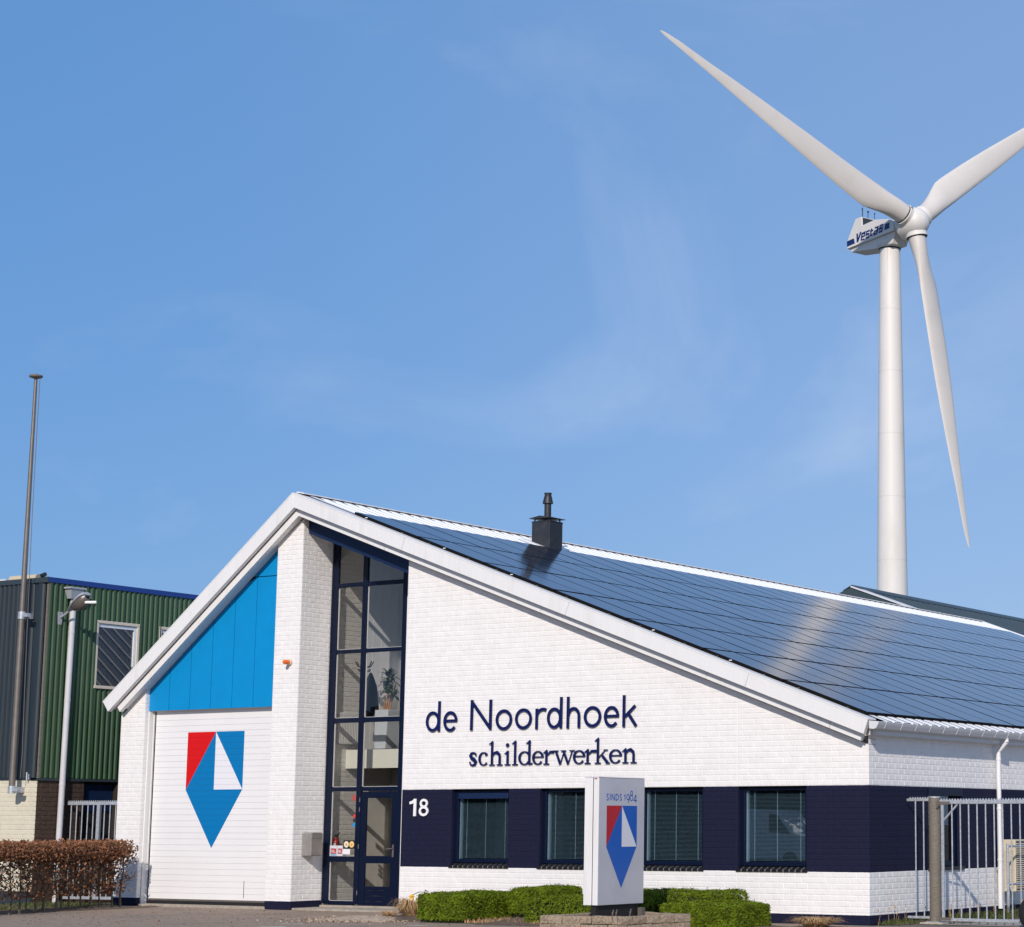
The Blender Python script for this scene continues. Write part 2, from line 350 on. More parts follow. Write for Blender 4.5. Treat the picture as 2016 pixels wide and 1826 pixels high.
# ---- windows in the front wall
def window(a, b, vent=False, label=None):
    w = MB(); y0, y1 = .105, .175; zb, zt = .985, 2.375
    f = .085
    w.box(a, y0, zb, a+f, y1, zt); w.box(b-f, y0, zb, b, y1, zt); w.box(a+f, y0, zt-f*.6, b-f, y1, zt); w.box(a+f, y0-.012, zb, b-f, y1, zb+.075)
    o = w.build('window', M['navy'], bld, bevel=.008, label=label, seg=2)
    zt2 = zt-f*.6
    if vent:
        v = MB(); v.box(a+f, y0-.02, zt2-.115, b-f, y1-.005, zt2-.002); v.build('vent_grille', M['navyboard'], o, bevel=.018, seg=2)
        v = MB(); v.tube((a+f, y0-.022, zt2-.10), (b-f, y0-.022, zt2-.10), .012, n=8).build('vent_flap', M['navyboard'], o)
        zt2 -= .12
    p = MB(); p.box(a+f, y0+.035, zb+.075, b-f, y0+.041, zt2).build('pane', M['glassw'], o)
    # inside lining and room
    r = MB(); r.box(a+.02, y1+.003, zb, a+.012+f, .27, zt); r.box(b-f+.02, y1+.003, zb, b-.02, .42, zt); r.build('inner_reveal', M['pot'], o)
    s = MB(); n = 54; za = zb+.085; h = (zt2-za)/n
    x0, x1 = a+f+.022, b-f-.02; yc = .215
    for i in range(n):
        z = za+h*(i+.5); s.quad((x0, yc-.011, z-.0027), (x1, yc-.011, z-.0027), (x1, yc+.011, z+.0027), (x0, yc+.011, z+.0027))
    s.build('blind', M['blind'], o, kind='stuff')
    s = MB()
    for t in (.11, .5, .9): s.box(x0+(x1-x0)*t-.006, yc-.016, za, x0+(x1-x0)*t+.006, yc-.0135, zt2)
    s.build('ladder_cord', M['blind'], o)
    # brick on edge sill
    n = 12; st = (b-a+.07)/n
    sb = None
    for i in range(n):
        if sb is None:
            q = MB(); g = .006; u0, u1 = g, st-g
            q.prism([(-.028, .885), (.10, .885), (.10, .978), (-.028, .93)], lambda y, z, x: (x, y, z), u0, u1); 
            sb = q.build('sill_brick', M['sillm'], o, bevel=.006); sb.location = Vector((a-.035, 0, 0)) + (o.matrix_parent_inverse.to_translation()); first = sb
        else:
            c = first.copy(); C.objects.link(c); c.parent = o; c.location = (a-.035+st*i, 0, 0)
    jm = MB(); jm.box(a-.03, -.012, .892, b+.03, .099, .905); 
    for i in range(1, n):
        x = a-.035+st*i; jm.prism([(-.024, .889), (.10, .889), (.10, .972), (-.024, .925)], lambda y, z, x: (x, y, z), x-.0055, x+.0055)
    jm.build('sill_joint', M['concrete'], o)
    return o
for i, (a, b) in enumerate(WIN): window(a, b, i == 0, ['front window with a ventilation roll above the pane', None, None, None][i])
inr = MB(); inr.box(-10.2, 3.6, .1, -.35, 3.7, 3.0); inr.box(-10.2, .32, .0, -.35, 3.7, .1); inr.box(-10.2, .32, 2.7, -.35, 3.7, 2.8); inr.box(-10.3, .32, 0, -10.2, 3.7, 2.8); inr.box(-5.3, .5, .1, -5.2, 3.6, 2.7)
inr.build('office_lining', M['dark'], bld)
cb = MB(); cb.box(-8.25, 1.6, .1, -7.75, 1.9, 2.5); cb.box(-9.9, 2.2, .1, -9.2, 2.4, 2.4); cb.build('office_cupboard', M['farwall'], bld)
# ---- side window
w = MB(); X0, X1 = -.17, -.10
w.box(X0, 2.29, .95, X1, 2.40, 2.4); w.box(X0, 3.56, .95, X1, 3.68, 2.4); w.box(X0, 2.4, 2.32, X1, 3.56, 2.4); w.box(X0, 2.4, .95, X1, 3.56, 1.05)
sw_ = w.build('window', M['navy'], bld, bevel=.006, label='window in the side wall behind the gate')
MB().box(X0+.02, 2.4, 1.05, X0+.026, 3.56, 2.32).build('pane', M['glassw'], sw_)
s = MB(); 
for i in range(48):
    z = 1.06+1.25*i/48; s.quad((-.222, 2.42, z+.004), (-.222, 3.50, z+.004), (-.2, 3.50, z-.004), (-.2, 2.42, z-.004))
s.build('blind', M['blind'], sw_, kind='stuff')
MB().box(-.30, 3.50, .96, -.18, 3.56, 2.38).build('inner_reveal', M['pot'], sw_)
MB().box(-.13, 2.27, 2.245, .02, 3.70, 2.398).build('shutter_box', M['navy'], sw_, bevel=.006)
MB().box(-.14, 2.25, .885, .035, 3.72, .945).build('sill', M['blackm'], sw_, bevel=.005)
# ---- garage door
DY = .255
gd = MB(); gd.box(-17.80, DY+.03, .06, -14.2, DY+.07, 4.3); gd.box(-17.79, DY-.004, .055, -14.2, DY+.03, .115)
gdo = gd.build('garage_door', M['black'], bld, label='white ribbed garage door with red, white and blue shield')
nz_ = 33; zz = [.150 + (4.32-.150)*i/nz_ for i in range(nz_+1)]
sl0 = None
for i in range(nz_):
    if sl0 is None:
        q = MB(); h = zz[1]-zz[0]; q.box(-17.745, DY, .0012, -14.2, DY+.028, h-.0012); sl0 = q.build('door_slat', M['door'], gdo, bevel=.0022)
        sl0.location = (0, 0, zz[0])
    else:
        c = sl0.copy(); C.objects.link(c); c.parent = gdo; c.location = (0, 0, zz[i])
MB().box(-17.745, DY-.002, .115, -14.2, DY+.028, .149).build('bottom_rail', M['steel'], gdo)
def clip(poly, z0, z1):
    for s_, zc in ((1, z0), (-1, z1)):
        out = []
        for i in range(len(poly)):
            a, b = poly[i], poly[(i+1) % len(poly)]
            ia, ib = s_*(a[1]-zc) >= 0, s_*(b[1]-zc) >= 0
            if ia: out.append(a)
            if ia != ib:
                t = (zc-a[1])/(b[1]-a[1]); out.append((a[0]+t*(b[0]-a[0]), zc))
        poly = out
        if len(poly) < 3: return []
    return poly
def emblem_polys(l, r, top, mid, tip):
    m = (l+r)/2
    return [('r', [(l, top), (m, top), (l, mid)]), ('b', [(m, top), (m, mid), (r, mid), (m, tip), (l, mid)]),
            ('w', [(m, top), (r, mid), (m, mid)]), ('b', [(m, top), (r, top), (r, mid)])]
def emblem(name, polys, mats, parent, bands, fn):
    mb = MB()
    for k, p in polys:
        mb.cm = 'rbw'.index(k)
        for z0, z1 in bands:
            c = clip(p, z0, z1)
            if len(c) >= 3: mb.quad(*[fn(u, v) for u, v in c])
    return mb.build(name, mats, parent)
E1 = emblem_polys(-16.765, -15.112, 3.672, 2.448, 1.222)
emblem('emblem', E1, [M['redprint'], M['blueprint'], M['whiteprint']], gdo, [(zz[i]+.0012, zz[i+1]-.0012) for i in range(nz_)], lambda u, v: (u, DY-.0015, v))
MB().box(-14.96, DY-.004, .20, -14.948, DY-.001, .55).build('handle_strap', M['black'], gdo)
j = MB(); j.box(-17.863, .115, .0, -17.807, .24, 4.14); j.box(-17.807, .24, .0, -17.79, .34, 4.14); j.build('door_jamb', M['white'], bld)
MB().box(-17.7895, .27, .0, -17.765, .30, 4.14).build('door_seal', M['gapm'], bld)
# ---- blue cladding panels in the gable
PX = [-17.838, -17.245, -16.630, -16.012, -15.391, -14.779, -14.117]; g = .006
for i in range(6):
    a, b = PX[i]+g*(i > 0), PX[i+1]-g*(i < 5)
    ta, tb = BZ(a)+.1, BZ(b)+.1
    if i < 4: q = MB().prism([(a, 4.152), (b, 4.152), (b, tb), (a, ta)], XZ, .12, .145); q.build('cladding_panel', M['blue'], bld)
    elif i == 4:
        zc = min(6.91, ta); q = MB().prism([(a, 4.152), (b, 4.152), (b, 6.90), (a, 6.90)], XZ, .12, .145); q.build('cladding_panel', M['blue'], bld)
        q = MB().prism([(a, 6.918), (b, 6.918), (b, tb), (a, ta)], XZ, .12, .145); q.build('cladding_panel', M['blue'], bld)
    else:
        q = MB().prism([(a, 4.152), (b, 4.152), (b, 6.90), (a, 6.90)], XZ, .12, .145); q.build('cladding_panel', M['blue'], bld)
        q = MB().prism([(a, 6.918), (b, 6.918), (b, tb), (a, ta)], XZ, .12, .145); q.build('cladding_panel', M['blue'], bld)
MB().prism([(-17.83, 4.16), (-14.12, 4.16), (-14.12, BZ(-14.12)), (-17.83, BZ(-17.83))], XZ, .15, .24).build('panel_backing', M['gapm'], bld)
MB().box(-17.83, .147, 4.145, -14.12, DY+.02, 4.158).build('door_head', M['white'], bld)
# ---- verge boards, stepped
def verge(name, yf, yb, d0, d1, cuts, m, end_r, end_l, parent=bld):
    """boards follow both roof slopes between the perpendicular offsets d0 (top) and d1 (bottom)"""
    nr = Vector((SL, 1)).normalized(); nl = Vector((-SLL, 1)).normalized()
    tip = Vector((-13.457, 8.563))
    def P(x, d, side):
        n_ = nr if side > 0 else nl
        return Vector((x, TZ(x))) - n_*d
    mit = (nr+nl); mit = mit/(mit.dot(nr))
    xs = sorted([c for c in cuts if c > -13.4]) ; gap = .003
    prev = None; segs = [None]+xs+[end_r]
    for i in range(len(segs)-1):
        a = [tip-mit*d0, tip-mit*d1] if i == 0 else [P(segs[i]+gap, d0, 1), P(segs[i]+gap, d1, 1)]
        b = [P(segs[i+1]-(gap if i < len(segs)-2 else 0), d0, 1), P(segs[i+1]-(gap if i < len(segs)-2 else 0), d1, 1)]
        MB().prism([tuple(a[1]), tuple(b[1]), tuple(b[0]), tuple(a[0])], XZ, yf, yb).build(name, m, parent, bevel=.004)
    xl = sorted([c for c in cuts if c < -13.4], reverse=True); segs = [None]+xl+[end_l]
    for i in range(len(segs)-1):
        a = [tip-mit*d0, tip-mit*d1] if i == 0 else [P(segs[i]-gap, d0, -1), P(segs[i]-gap, d1, -1)]
        b = [P(segs[i+1]+(gap if i < len(segs)-2 else 0), d0, -1), P(segs[i+1]+(gap if i < len(segs)-2 else 0), d1, -1)]
        MB().prism([tuple(b[1]), tuple(a[1]), tuple(a[0]), tuple(b[0])], XZ, yf, yb).build(name, m, parent, bevel=.004)
verge('verge_board', -.32, -.22, .0, .283, (-10.37, -6.27, -2.25), M['white'], .165, -18.80)
verge('verge_step', -.20, -.10, .285, .428, (-10.87, -6.9, -3.12, -.535), M['white'], .09, -18.66)
verge('soffit_board', -.10, .118, .36, .40, (), M['white'], .02, -18.60)
fl = MB()
nr = Vector((SL, 1)).normalized()
fl.prism([(-13.457, 8.567), (.165, TZ(.165)+.004), (.165, TZ(.165)-.02), (-13.457, 8.54)], XZ, -.325, -.03)
fl.prism([(-18.80, TZ(-18.8)+.004), (-13.457, 8.567), (-13.457, 8.54), (-18.80, TZ(-18.8)-.02)], XZ, -.325, -.03)
fl.build('verge_flashing', M['white'], bld)
# ---- navy board under the verge above the glazing
MB().prism([(-13.404, 7.756), (-10.535, 7.756-SL*2.869), (-10.535, 8.12-SL*2.869), (-13.404, 8.12)], XZ, .15, .24).build('head_board', M['navyboard'], bld)
MB().prism([(-13.404, 7.95), (-10.535, 7.95-SL*2.869), (-10.535, 8.0-SL*2.869), (-13.404, 8.0)], XZ, .24, 5.2).build('sloped_ceiling', M['plaster'], bld)
# ---- roof sheets (trapezoidal, real corrugation) and deck
def sheet(name, x0, x1, y0, y1, pitch, h, fz, m, dz=0):
    pr = [(0, 0), (.20, 0), (.235, -h), (.325, -h)]
    ys = []; y = y0
    while y < y1:
        for d, z in pr:
            ys.append((y+d*pitch/.36, z))
        y += pitch
    V = []; F = []
    for (y, z) in ys: V += [(x0, y, fz(x0)+z+dz), (x1, y, fz(x1)+z+dz)]
    for i in range(len(ys)-1): F.append((2*i, 2*i+1, 2*i+3, 2*i+2))
    return big(name, V, F, m, bld)
sheet('roof_sheet', -13.40, .33, -.01, 32.9, .36, .075, lambda x: 8.563-SL*(x+13.457), M['roofw'], dz=.022)
sheet('roof_sheet', -18.75, -13.50, -.01, 32.9, .36, .055, lambda x: 8.563+SLL*(x+13.457), M['roofw'], dz=.022)
fi = MB()  # black blocks in the sheet valleys stand in for shade at eave and ridge
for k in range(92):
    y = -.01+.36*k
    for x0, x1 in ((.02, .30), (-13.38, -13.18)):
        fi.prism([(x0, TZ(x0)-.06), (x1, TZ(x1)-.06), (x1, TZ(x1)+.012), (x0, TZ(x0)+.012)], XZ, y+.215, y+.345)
fi.build('valley_shade', M['gapm'], bld, kind='stuff')
dk = MB(); dk.prism([(-13.457, 8.46), (.12, 8.46-SL*13.577), (.12, 8.34-SL*13.577), (-13.457, 8.34)], XZ, -.08, 32.9); dk.prism([(-18.7, TZ(-18.7)-.14), (-13.457, 8.42), (-13.457, 8.32), (-18.7, TZ(-18.7)-.24)], XZ, -.08, 32.9)
dk.build('roof_deck', M['gutterm'], bld)
rc = MB(); rc.prism([(-13.72, TZ(-13.72)+.035), (-13.457, 8.605), (-13.26, TZ(-13.26)+.068), (-13.26, TZ(-13.26)+.048), (-13.457, 8.58), (-13.72, TZ(-13.72)+.013)], XZ, -.18, 32.95); rc.build('ridge_cap', M['white'], bld)
fv = MB(); fv.prism([(-13.457, 8.60), (.165, TZ(.165)+.04), (.165, TZ(.165)-.1), (-13.457, 8.46)], XZ, 32.905, 33.2); fv.build('rear_verge', M['white'], bld)
# ---- solar panels
pm = MB(); PW, PL, TH = 1.018, 1.790, .045
un = Vector((1, 0, -SL)).normalized(); nn = Vector((SL, 0, 1)).normalized()
def pbox(mb, u0, u1, y0, y1, t0, t1):
    i = len(mb.v)
    for t in (t0, t1):
        for u, y in ((u0, y0), (u1, y0), (u1, y1), (u0, y1)): mb.v.append(tuple(un*u + Vector((0, y, 0)) + nn*t))
    for f in ((0, 3, 2, 1), (4, 5, 6, 7), (0, 1, 5, 4), (1, 2, 6, 5), (2, 3, 7, 6), (3, 0, 4, 7)): mb.f.append(tuple(i+k for k in f)); mb.m.append(mb.cm)
pm.cm = 0; pbox(pm, 0, PL, 0, PW, -TH, 0)
pm.cm = 1; i = len(pm.v); fr = .026
pm.v += [tuple(un*u + Vector((0, y, 0)) + nn*.0015) for u, y in ((fr, fr), (PL-fr, fr), (PL-fr, PW-fr), (fr, PW-fr))]; pm.f.append((i, i+1, i+2, i+3)); pm.m.append(1)
cellm = mat('solar_cell_glass', (.007, .011, .028), .11, spec=.55, var=.15, vscale=3)
cellm.node_tree.nodes['Principled BSDF'].inputs['IOR'].default_value = 1.40
pme = bpy.data.meshes.new('solar_panel'); pme.from_pydata(pm.v, [], pm.f); pme.materials.append(M['frameb']); pme.materials.append(cellm); pme.polygons.foreach_set('material_index', pm.m)
CHX, CHY = -12.26, 6.90
for r_ in range(7):
    for k in range(31):
        u0 = (.035 - 1.7143*7 + 1.7143*r_)
        y = -.08+1.04*k
        base = Vector((u0, y+.009, TZ(u0))) + nn*.066
        o = bpy.data.objects.new('solar_panel', pme); C.objects.link(o); o.parent = bld
        o.location = base - bld.location; o.rotation_euler = (rng.normal(0, .0009), rng.normal(0, .0012), 0)
ral = MB()
for r_ in range(7):
    for t in (.3, 1.3):
        x = .035-1.7143*7+1.7143*r_+t; z = TZ(x)+.045; ral.box(x-.02, -.075, z-.03, x+.02, 32.1, z-.028+.01)
ral.build('panel_rail', M['steel'], bld)
pc = MB()
for x in (-11.62, -9.55, -7.85, -4.5, -2.8): pc.box(x-.03, -.088, TZ(x)+.035, x+.03, -.081, TZ(x)+.05)
pc.build('rail_end', M['white'], bld)
un2 = Vector((-1, 0, -SLL)).normalized(); nn2 = Vector((-SLL, 0, 1)).normalized()
# ---- chimney
ch = MB(); ch.box(-12.52, 6.65, TZ(-12.52)-.3, -12.0, 7.16, 8.735); ch.box(-12.53, 6.64, 8.70, -11.99, 7.17, 8.725)
cho = ch.build('chimney', M['blackm'], bld, bevel=.008, label='black square chimney box on the ridge')
cw = MB(); 
for x in (-12.47, -12.05):
    for y in (6.70, 7.11): cw.box(x-.012, y-.012, 8.735, x+.012, y+.012, 8.79)
cw.prism([(-12.56, 8.79), (-11.96, 8.79), (-11.96, 8.805), (-12.26, 8.85), (-12.56, 8.805)], XZ, 6.60, 7.21); cw.build('cowl_plate', M['blackm'], cho)
f = MB(); f.lathe((CHX+.01, CHY, 8.80), [(.082, 0), (.082, .36), (.125, .365), (.122, .40), (.098, .50), (.096, .53), (.085, .535), (.085, .56), (.078, .565), (.078, .59), (.092, .595), (.092, .62), (.06, .625)], 18)
autosmooth(f.build('flue_pipe', M['blackm'], cho), 30)
fs = MB(); fs.prism([(-12.75, TZ(-12.75)+.045), (-11.95, TZ(-11.95)+.04), (-11.95, TZ(-11.95)+.02), (-12.75, TZ(-12.75)+.025)], XZ, 6.40, 7.42); fs.build('lead_flashing', M['roofw'], cho)
# ---- eave: fascia, gutter, brackets, downpipe
ev = MB(); ev.box(-.02, -.06, 3.26, .15, 33, 3.40); ev.box(.15, -.06, 3.27, .17, 33, 3.41); ev.build('eave_fascia', M['gutterm'], bld)
ev = MB(); pr = [(.172, 3.50), (.172, 3.365), (.26, 3.352), (.31, 3.372), (.345, 3.43), (.365, 3.475), (.355, 3.482), (.30, 3.385), (.26, 3.368), (.186, 3.378), (.186, 3.50)]
ev.prism(pr, lambda u, v, w: (u, w, v), -.30, 33); ev.quad((.172, -.298, 3.50), (.172, -.298, 3.365), (.26, -.298, 3.352), (.345, -.298, 3.43), (.365, -.298, 3.48))
gu = ev.build('gutter', M['gutterm'], bld, label='grey box gutter along the eave')
bk = MB(); bk.box(.172, -.006, 3.485, .372, .006, 3.490); bk.prism([(.312, 3.366), (.349, 3.428), (.3705, 3.478), (.3705, 3.488), (.352, 3.488), (.343, 3.43), (.305, 3.376)], lambda u, v, w: (u, w, v), -.007, .007)
b0 = bk.build('gutter_bracket', M['white'], gu)
for k in range(1, 16):
    c = b0.copy(); C.objects.link(c); c.parent = gu; c.location = (0, .05+.56*k, 0)
dp = MB(); dp.path([(.28, 5.13, 3.37), (.28, 5.13, 3.30), (.105, 5.13, 3.12), (.105, 5.13, .12)], .045, 14); dpo = autosmooth(dp.build('downpipe', M['whitepvc'], bld, label='white round downpipe on the side wall'), 40)
for z in (1.02, 2.0, 2.95): MB().lathe((.105, 5.13, z), [(.049, 0), (.051, .012), (.051, .03), (.049, .042)], 14).build('pipe_collar', M['whitepvc'], dpo)
# ---- entrance glazing
GY0, GY1 = .93, 1.0
gl = MB(); ZT = lambda x: 7.93-SL*(x+13.404)
def mul(x0, x1, z0=None, z1=None): gl.prism([(x0, .1 if z0 is None else z0), (x1, .1 if z0 is None else z0), (x1, ZT(x1) if z1 is None else z1), (x0, ZT(x0) if z1 is None else z1)], XZ, GY0, GY1)
mul(-13.403, -13.25); mul(-11.463, -11.35); mul(-12.565, -12.437)
TRL = [(.075, .16), (.954, 1.068), (2.40, 2.485), (3.815, 3.915), (5.267, 5.347), (6.666, 6.755)]
for a, b in TRL: gl.box(-13.25, GY0+.002, a, -12.565, GY1-.002, b)
for a, b in TRL[2:]: gl.box(-12.437, GY0+.002, a, -11.463, GY1-.002, b)
glo = gl.build('entrance_frame', M['navy'], bld, bevel=.008, seg=2, label='tall navy framed glazing beside the entrance')
zz2 = [.16, .954, 1.068, 2.40, 2.485, 3.815, 3.915, 5.267, 5.347, 6.666, 6.755, 7.95]
def pane(a, b, z0, z1, top=False):
    p = [(a, z0), (b, z0), (b, ZT(b) if top else z1), (a, ZT(a) if top else z1)]
    MB().prism(p, XZ, .955, .963).build('pane', M['glasse'], glo)
for i in range(0, 12, 2): pane(-13.25, -12.565, zz2[i], zz2[i+1], i == 10)
for i in range(4, 12, 2): pane(-12.437, -11.463, zz2[i], zz2[i+1], i == 10)
bd = MB()
for x0, x1, i0 in ((-13.25, -12.565, 0), (-12.437, -11.463, 4)):
    for i in range(i0, 10, 2):
        a, b = zz2[i], zz2[i+1]; bd.box(x0, .964, a, x0+.022, .985, b); bd.box(x0, .964, a, x1, .985, a+.012)
bd.build('glazing_bead', M['white'], glo)
# door leaf
d = MB(); a, b, z0, z1 = -12.43, -11.47, .085, 2.385; y0, y1 = .935, .985
for q in ((a, a+.15, z0, z1), (b-.13, b, z0, z1)): d.box(q[0], y0, q[2], q[1], y1, q[3])
for q in ((z1-.13, z1), (.93, 1.08), (.385, .465), (z0, .16)): d.box(a+.15, y0+.002, q[0], b-.13, y1-.002, q[1])
for k in range(2): d.box(a+.15, y0+.012, .163+.111*k, b-.13, y1-.01, .163+.111*k+.108)
do = d.build('door', M['navy'], bld, bevel=.007, seg=2, label='navy entrance door with two panes and lever handle')
for q in ((1.08, z1-.13), (.465, .93)): MB().box(a+.15, .957, q[0], b-.13, .963, q[1]).build('pane', M['glasse'], do)
h = MB(); h.box(-11.545, .920, 1.06, -11.505, .934, 1.31); h.tube((-11.525, .925, 1.23), (-11.525, .885, 1.23), .011); h.tube((-11.525, .887, 1.23), (-11.665, .885, 1.225), .011); h.build('handle', M['steel'], do)
for z in (.33, 1.27, 2.02, 2.22): MB().tube((-12.452, .925, z-.045), (-12.452, .925, z+.045), .011, n=8).build('hinge', M['steel'], do)
MB().box(-13.4, .86, -.02, -11.3, 1.05, .073).build('threshold', M['concrete'], bld)
# stickers on the sidelight
def sticker(x0, x1, z0, z1, col, name='sticker', y=.9515):
    return MB().box(x0, y-.001, z0, x1, y, z1).build(name, col if not isinstance(col, tuple) else mat('sticker_print', col, .5), glo)
def strokes2d(mb, fn, pts, w, w0, w1, closed=False):
    """ribbon of given widths along a 2D line, extruded from depth w0 to w1"""
    n = len(pts); w = [w]*n if not isinstance(w, (list, tuple)) else w
    Lf, Rt = [], []
    for i in range(n):
        p = Vector(pts[i][:2])
        if closed: a, b = Vector(pts[i-1][:2]), Vector(pts[(i+1) % n][:2])
        else: a, b = Vector(pts[max(i-1, 0)][:2]), Vector(pts[min(i+1, n-1)][:2])
        t = (b-a).normalized(); nv = Vector((-t.y, t.x))
        k = 1.0
        if 0 < i < n-1 or closed:
            t1 = (p-a).normalized() if (p-a).length else t; c_ = max(.45, nv.dot(Vector((-t1.y, t1.x)))); k = 1/c_
        Lf.append(p+nv*w[i]/2*k); Rt.append(p-nv*w[i]/2*k)
    for i in range(n if closed else n-1):
        j2 = (i+1) % n; q = [Lf[i], Rt[i], Rt[j2], Lf[j2]]
        v0 = len(mb.v); mb.v += [tuple(fn(p.x, p.y, w0)) for p in q]+[tuple(fn(p.x, p.y, w1)) for p in q]
        fs_ = [(0, 1, 2, 3), (0, 3, 7, 4), (1, 5, 6, 2)]
        if not closed and i == 0: fs_.append((0, 4, 5, 1))
        if not closed and i == n-2: fs_.append((3, 2, 6, 7))
        for f_ in fs_: mb.f.append(tuple(v0+k_ for k_ in f_)); mb.m.append(mb.cm)
def arc(cx, cy, rx, ry, a0, a1, n=18): return [(cx+rx*math.cos(R(a0+(a1-a0)*i/n)), cy+ry*math.sin(R(a0+(a1-a0)*i/n))) for i in range(n+1)]
def ring(cx, cy, rx, ry, n=28): return [(cx+rx*math.cos(2*math.pi*i/n), cy+ry*math.sin(2*math.pi*i/n)) for i in range(n)]
sticker(-13.25, -13.055, 1.07, 1.285, M['pwhite'], 'notice'); sticker(-13.047, -12.895, 1.07, 1.285, M['pwhite'], 'notice')
for x0, x1 in ((-13.225, -13.075), (-13.025, -12.915)):
    sticker(x0, x1, 1.115, 1.225, (.42, .03, .025), 'notice_print', .9495)
    mb = MB(); ww = (x1-x0); u = x0+ww*.18; fn_ = lambda p, q, w: (p, w, q); k = ww*.30
    strokes2d(mb, fn_, [(u, 1.14), (u, 1.20)], .011, .9478, .9484); strokes2d(mb, fn_, [(u, 1.20), (u+k, 1.14)], .011, .9475, .9484); strokes2d(mb, fn_, [(u+k, 1.14), (u+k, 1.20)], .011, .9478, .9484)
    strokes2d(mb, fn_, [(u+k*1.5, 1.20), (u+k*1.5, 1.144), (u+k*2.4, 1.144)], .011, .9478, .9484); mb.build('notice_lettering', M['pwhite'], glo)
    if x0 < -13.1: sticker(x0, x1, 1.08, 1.105, (.05, .3, .55), 'notice_print', .9495)
sticker(-12.878, -12.57, 1.226, 1.396, (.008, .008, .009), 'label_plate')
for x, c_ in ((-12.80, (.75, .66, .5)), (-12.655, (.78, .55, .2))):
    mb = MB(); mb.lathe((x, .9515, 1.31), [(.066, 0), (.066, .003)], 18, axis=(0, -1, 0)); mb.build('round_label', mat('round_label_print', c_, .5), glo)
    mb = MB(); mb.lathe((x, .9482, 1.305), [(.026, 0), (.026, .002)], 10, axis=(0, -1, 0)); mb.build('round_label_centre', mat('round_label_centre_print', (.6, .3, .12), .5), glo)
sticker(-12.89, -12.695, 1.105, 1.215, M['whiteprint'], 'label_card')
sticker(-12.69, -12.575, 2.205, 2.315, (.36, .07, .06)); 
for z, c_ in ((1.888, (.55, .04, .04)), (1.798, (.03, .03, .035)), (1.708, (.01, .25, .6))):
    mb = MB(); mb.lathe((-12.605, .9515, z), [(.043, 0), (.043, .002)], 16, axis=(0, -1, 0)); mb.build('round_sticker', mat('round_sticker_print', c_, .5), glo)
# ---- stair hall seen through the glass
IW = lambda u, v, w: (-13.407-w, u, v)
iw = MB(); iw.box(-13.75, 1.0, -.1, -13.413, 5.2, 8.05); iw.build('hall_side_wall', M['inwall'], bld); MB().box(-13.4125, 1.95, 3.28, -13.405, 3.19, 7.8).build('wall_board', M['plaster'], bld)
brick_mass('hall_brickwork', bond(1.02, 1.95, 0, 7.9, .1), IW, M['inwall'], bld)
ib = MB(); ib.prism([(-13.41, 3.28), (-10.5, 3.28), (-10.5, 7.0), (-13.41, 8.06)], XZ, 3.2, 3.3); ib.build('hall_back_wall', M['plaster'], bld)
bt = MB()
for k in range(10): bt.box(-13.35+.3*k, 3.19, 3.28, -13.338+.3*k, 3.1995, 6.85)
for k in range(5): bt.box(-13.4125, 1.99+.27*k, 3.28, -13.400, 2.0+.27*k, 7.9)
bt.build('wall_batten', M['white'], bld)
MB().box(-13.41, 3.0, -.1, -10.5, 3.1, 2.9).build('ground_hall_wall', M['hallwall'], bld)
MB().box(-12.0, 2.965, .1, -11.96, 2.998, 2.5).build('door_post', M['dark'], bld)
MB().box(-10.60, .3, -.1, -10.36, 5.2, 6.9).build('hall_right_wall', M['plaster'], bld)
MB().box(-11.345, .94, -.1, -10.60, 1.05, 7.0).build('entrance_return', M['masonry'], bld)
fo = MB(); fo.box(-13.40, 1.55, 2.96, -10.6, 3.2, 3.28); fo.build('upper_floor', M['carpet'], bld); MB().box(-13.40, 1.51, 2.885, -10.6, 1.548, 3.275).build('floor_edge', M['cream'], bld)
MB().box(-13.40, 1.05, -.05, -10.6, 3.0, .07).build('hall_floor', M['carpet'], bld)
# small interior things
pp = thing('potted_plant', 'leafy palm-like plant in a tall white pot behind the upper glass', 'plant', (-12.52, 1.75, 3.28))
q = MB(); q.prism([(-.15, 0), (.15, 0), (.21, .82), (-.21, .82)], lambda u, v, w: (-12.52+u, 1.75+w, 3.285+v), -.19, .19); q.build('pot', M['pot'], pp, bevel=.01)
q = MB()
for i in range(4): q.tube((-12.52+.05*(i-1.5), 1.75, 4.08), (-12.46+.07*(i-1.5), 1.74+.03*i, 4.42+.09*i), .022, .016, 7)
q.build('stem', M['trunk'], pp)
V = []; F = []
for hd in ((-12.50, 1.75, 4.45), (-12.42, 1.72, 4.68), (-12.56, 1.78, 4.60), (-12.33, 1.74, 4.38), (-12.45, 1.70, 4.80)):
    for k in range(26):
        az = rng.uniform(0, 6.28); el = rng.uniform(.0, 1.25); ln = rng.uniform(.2, .34)
        dr = Vector((math.cos(az)*math.cos(el), math.sin(az)*math.cos(el)*.6, math.sin(el))); sd = dr.cross(Vector((0, 0, 1))).normalized()*.022
        p = Vector(hd); i = len(V); pts = [p, p+dr*ln*.5, p+dr*ln*.85+Vector((0, 0, -.05)), p+dr*ln+Vector((0, 0, -.12))]; ww = [.3, 1.2, .9, .1]
        for a_, w_ in zip(pts, ww): V += [tuple(a_-sd*w_), tuple(a_+sd*w_)]
        for s_ in range(3): F.append((i+2*s_, i+2*s_+1, i+2*s_+3, i+2*s_+2))
big('foliage', V, F, M['leaf'], pp)
ra = thing('radiator', 'pale column radiator on the upper hall wall', 'radiator', (-13.35, 1.5, 3.4))
q = MB(); q.box(-13.39, 1.16, 3.40, -13.33, 1.9, 3.45); q.box(-13.39, 1.16, 4.0, -13.33, 1.9, 4.05); q.build('rail', M['rad'], ra)
q = MB()
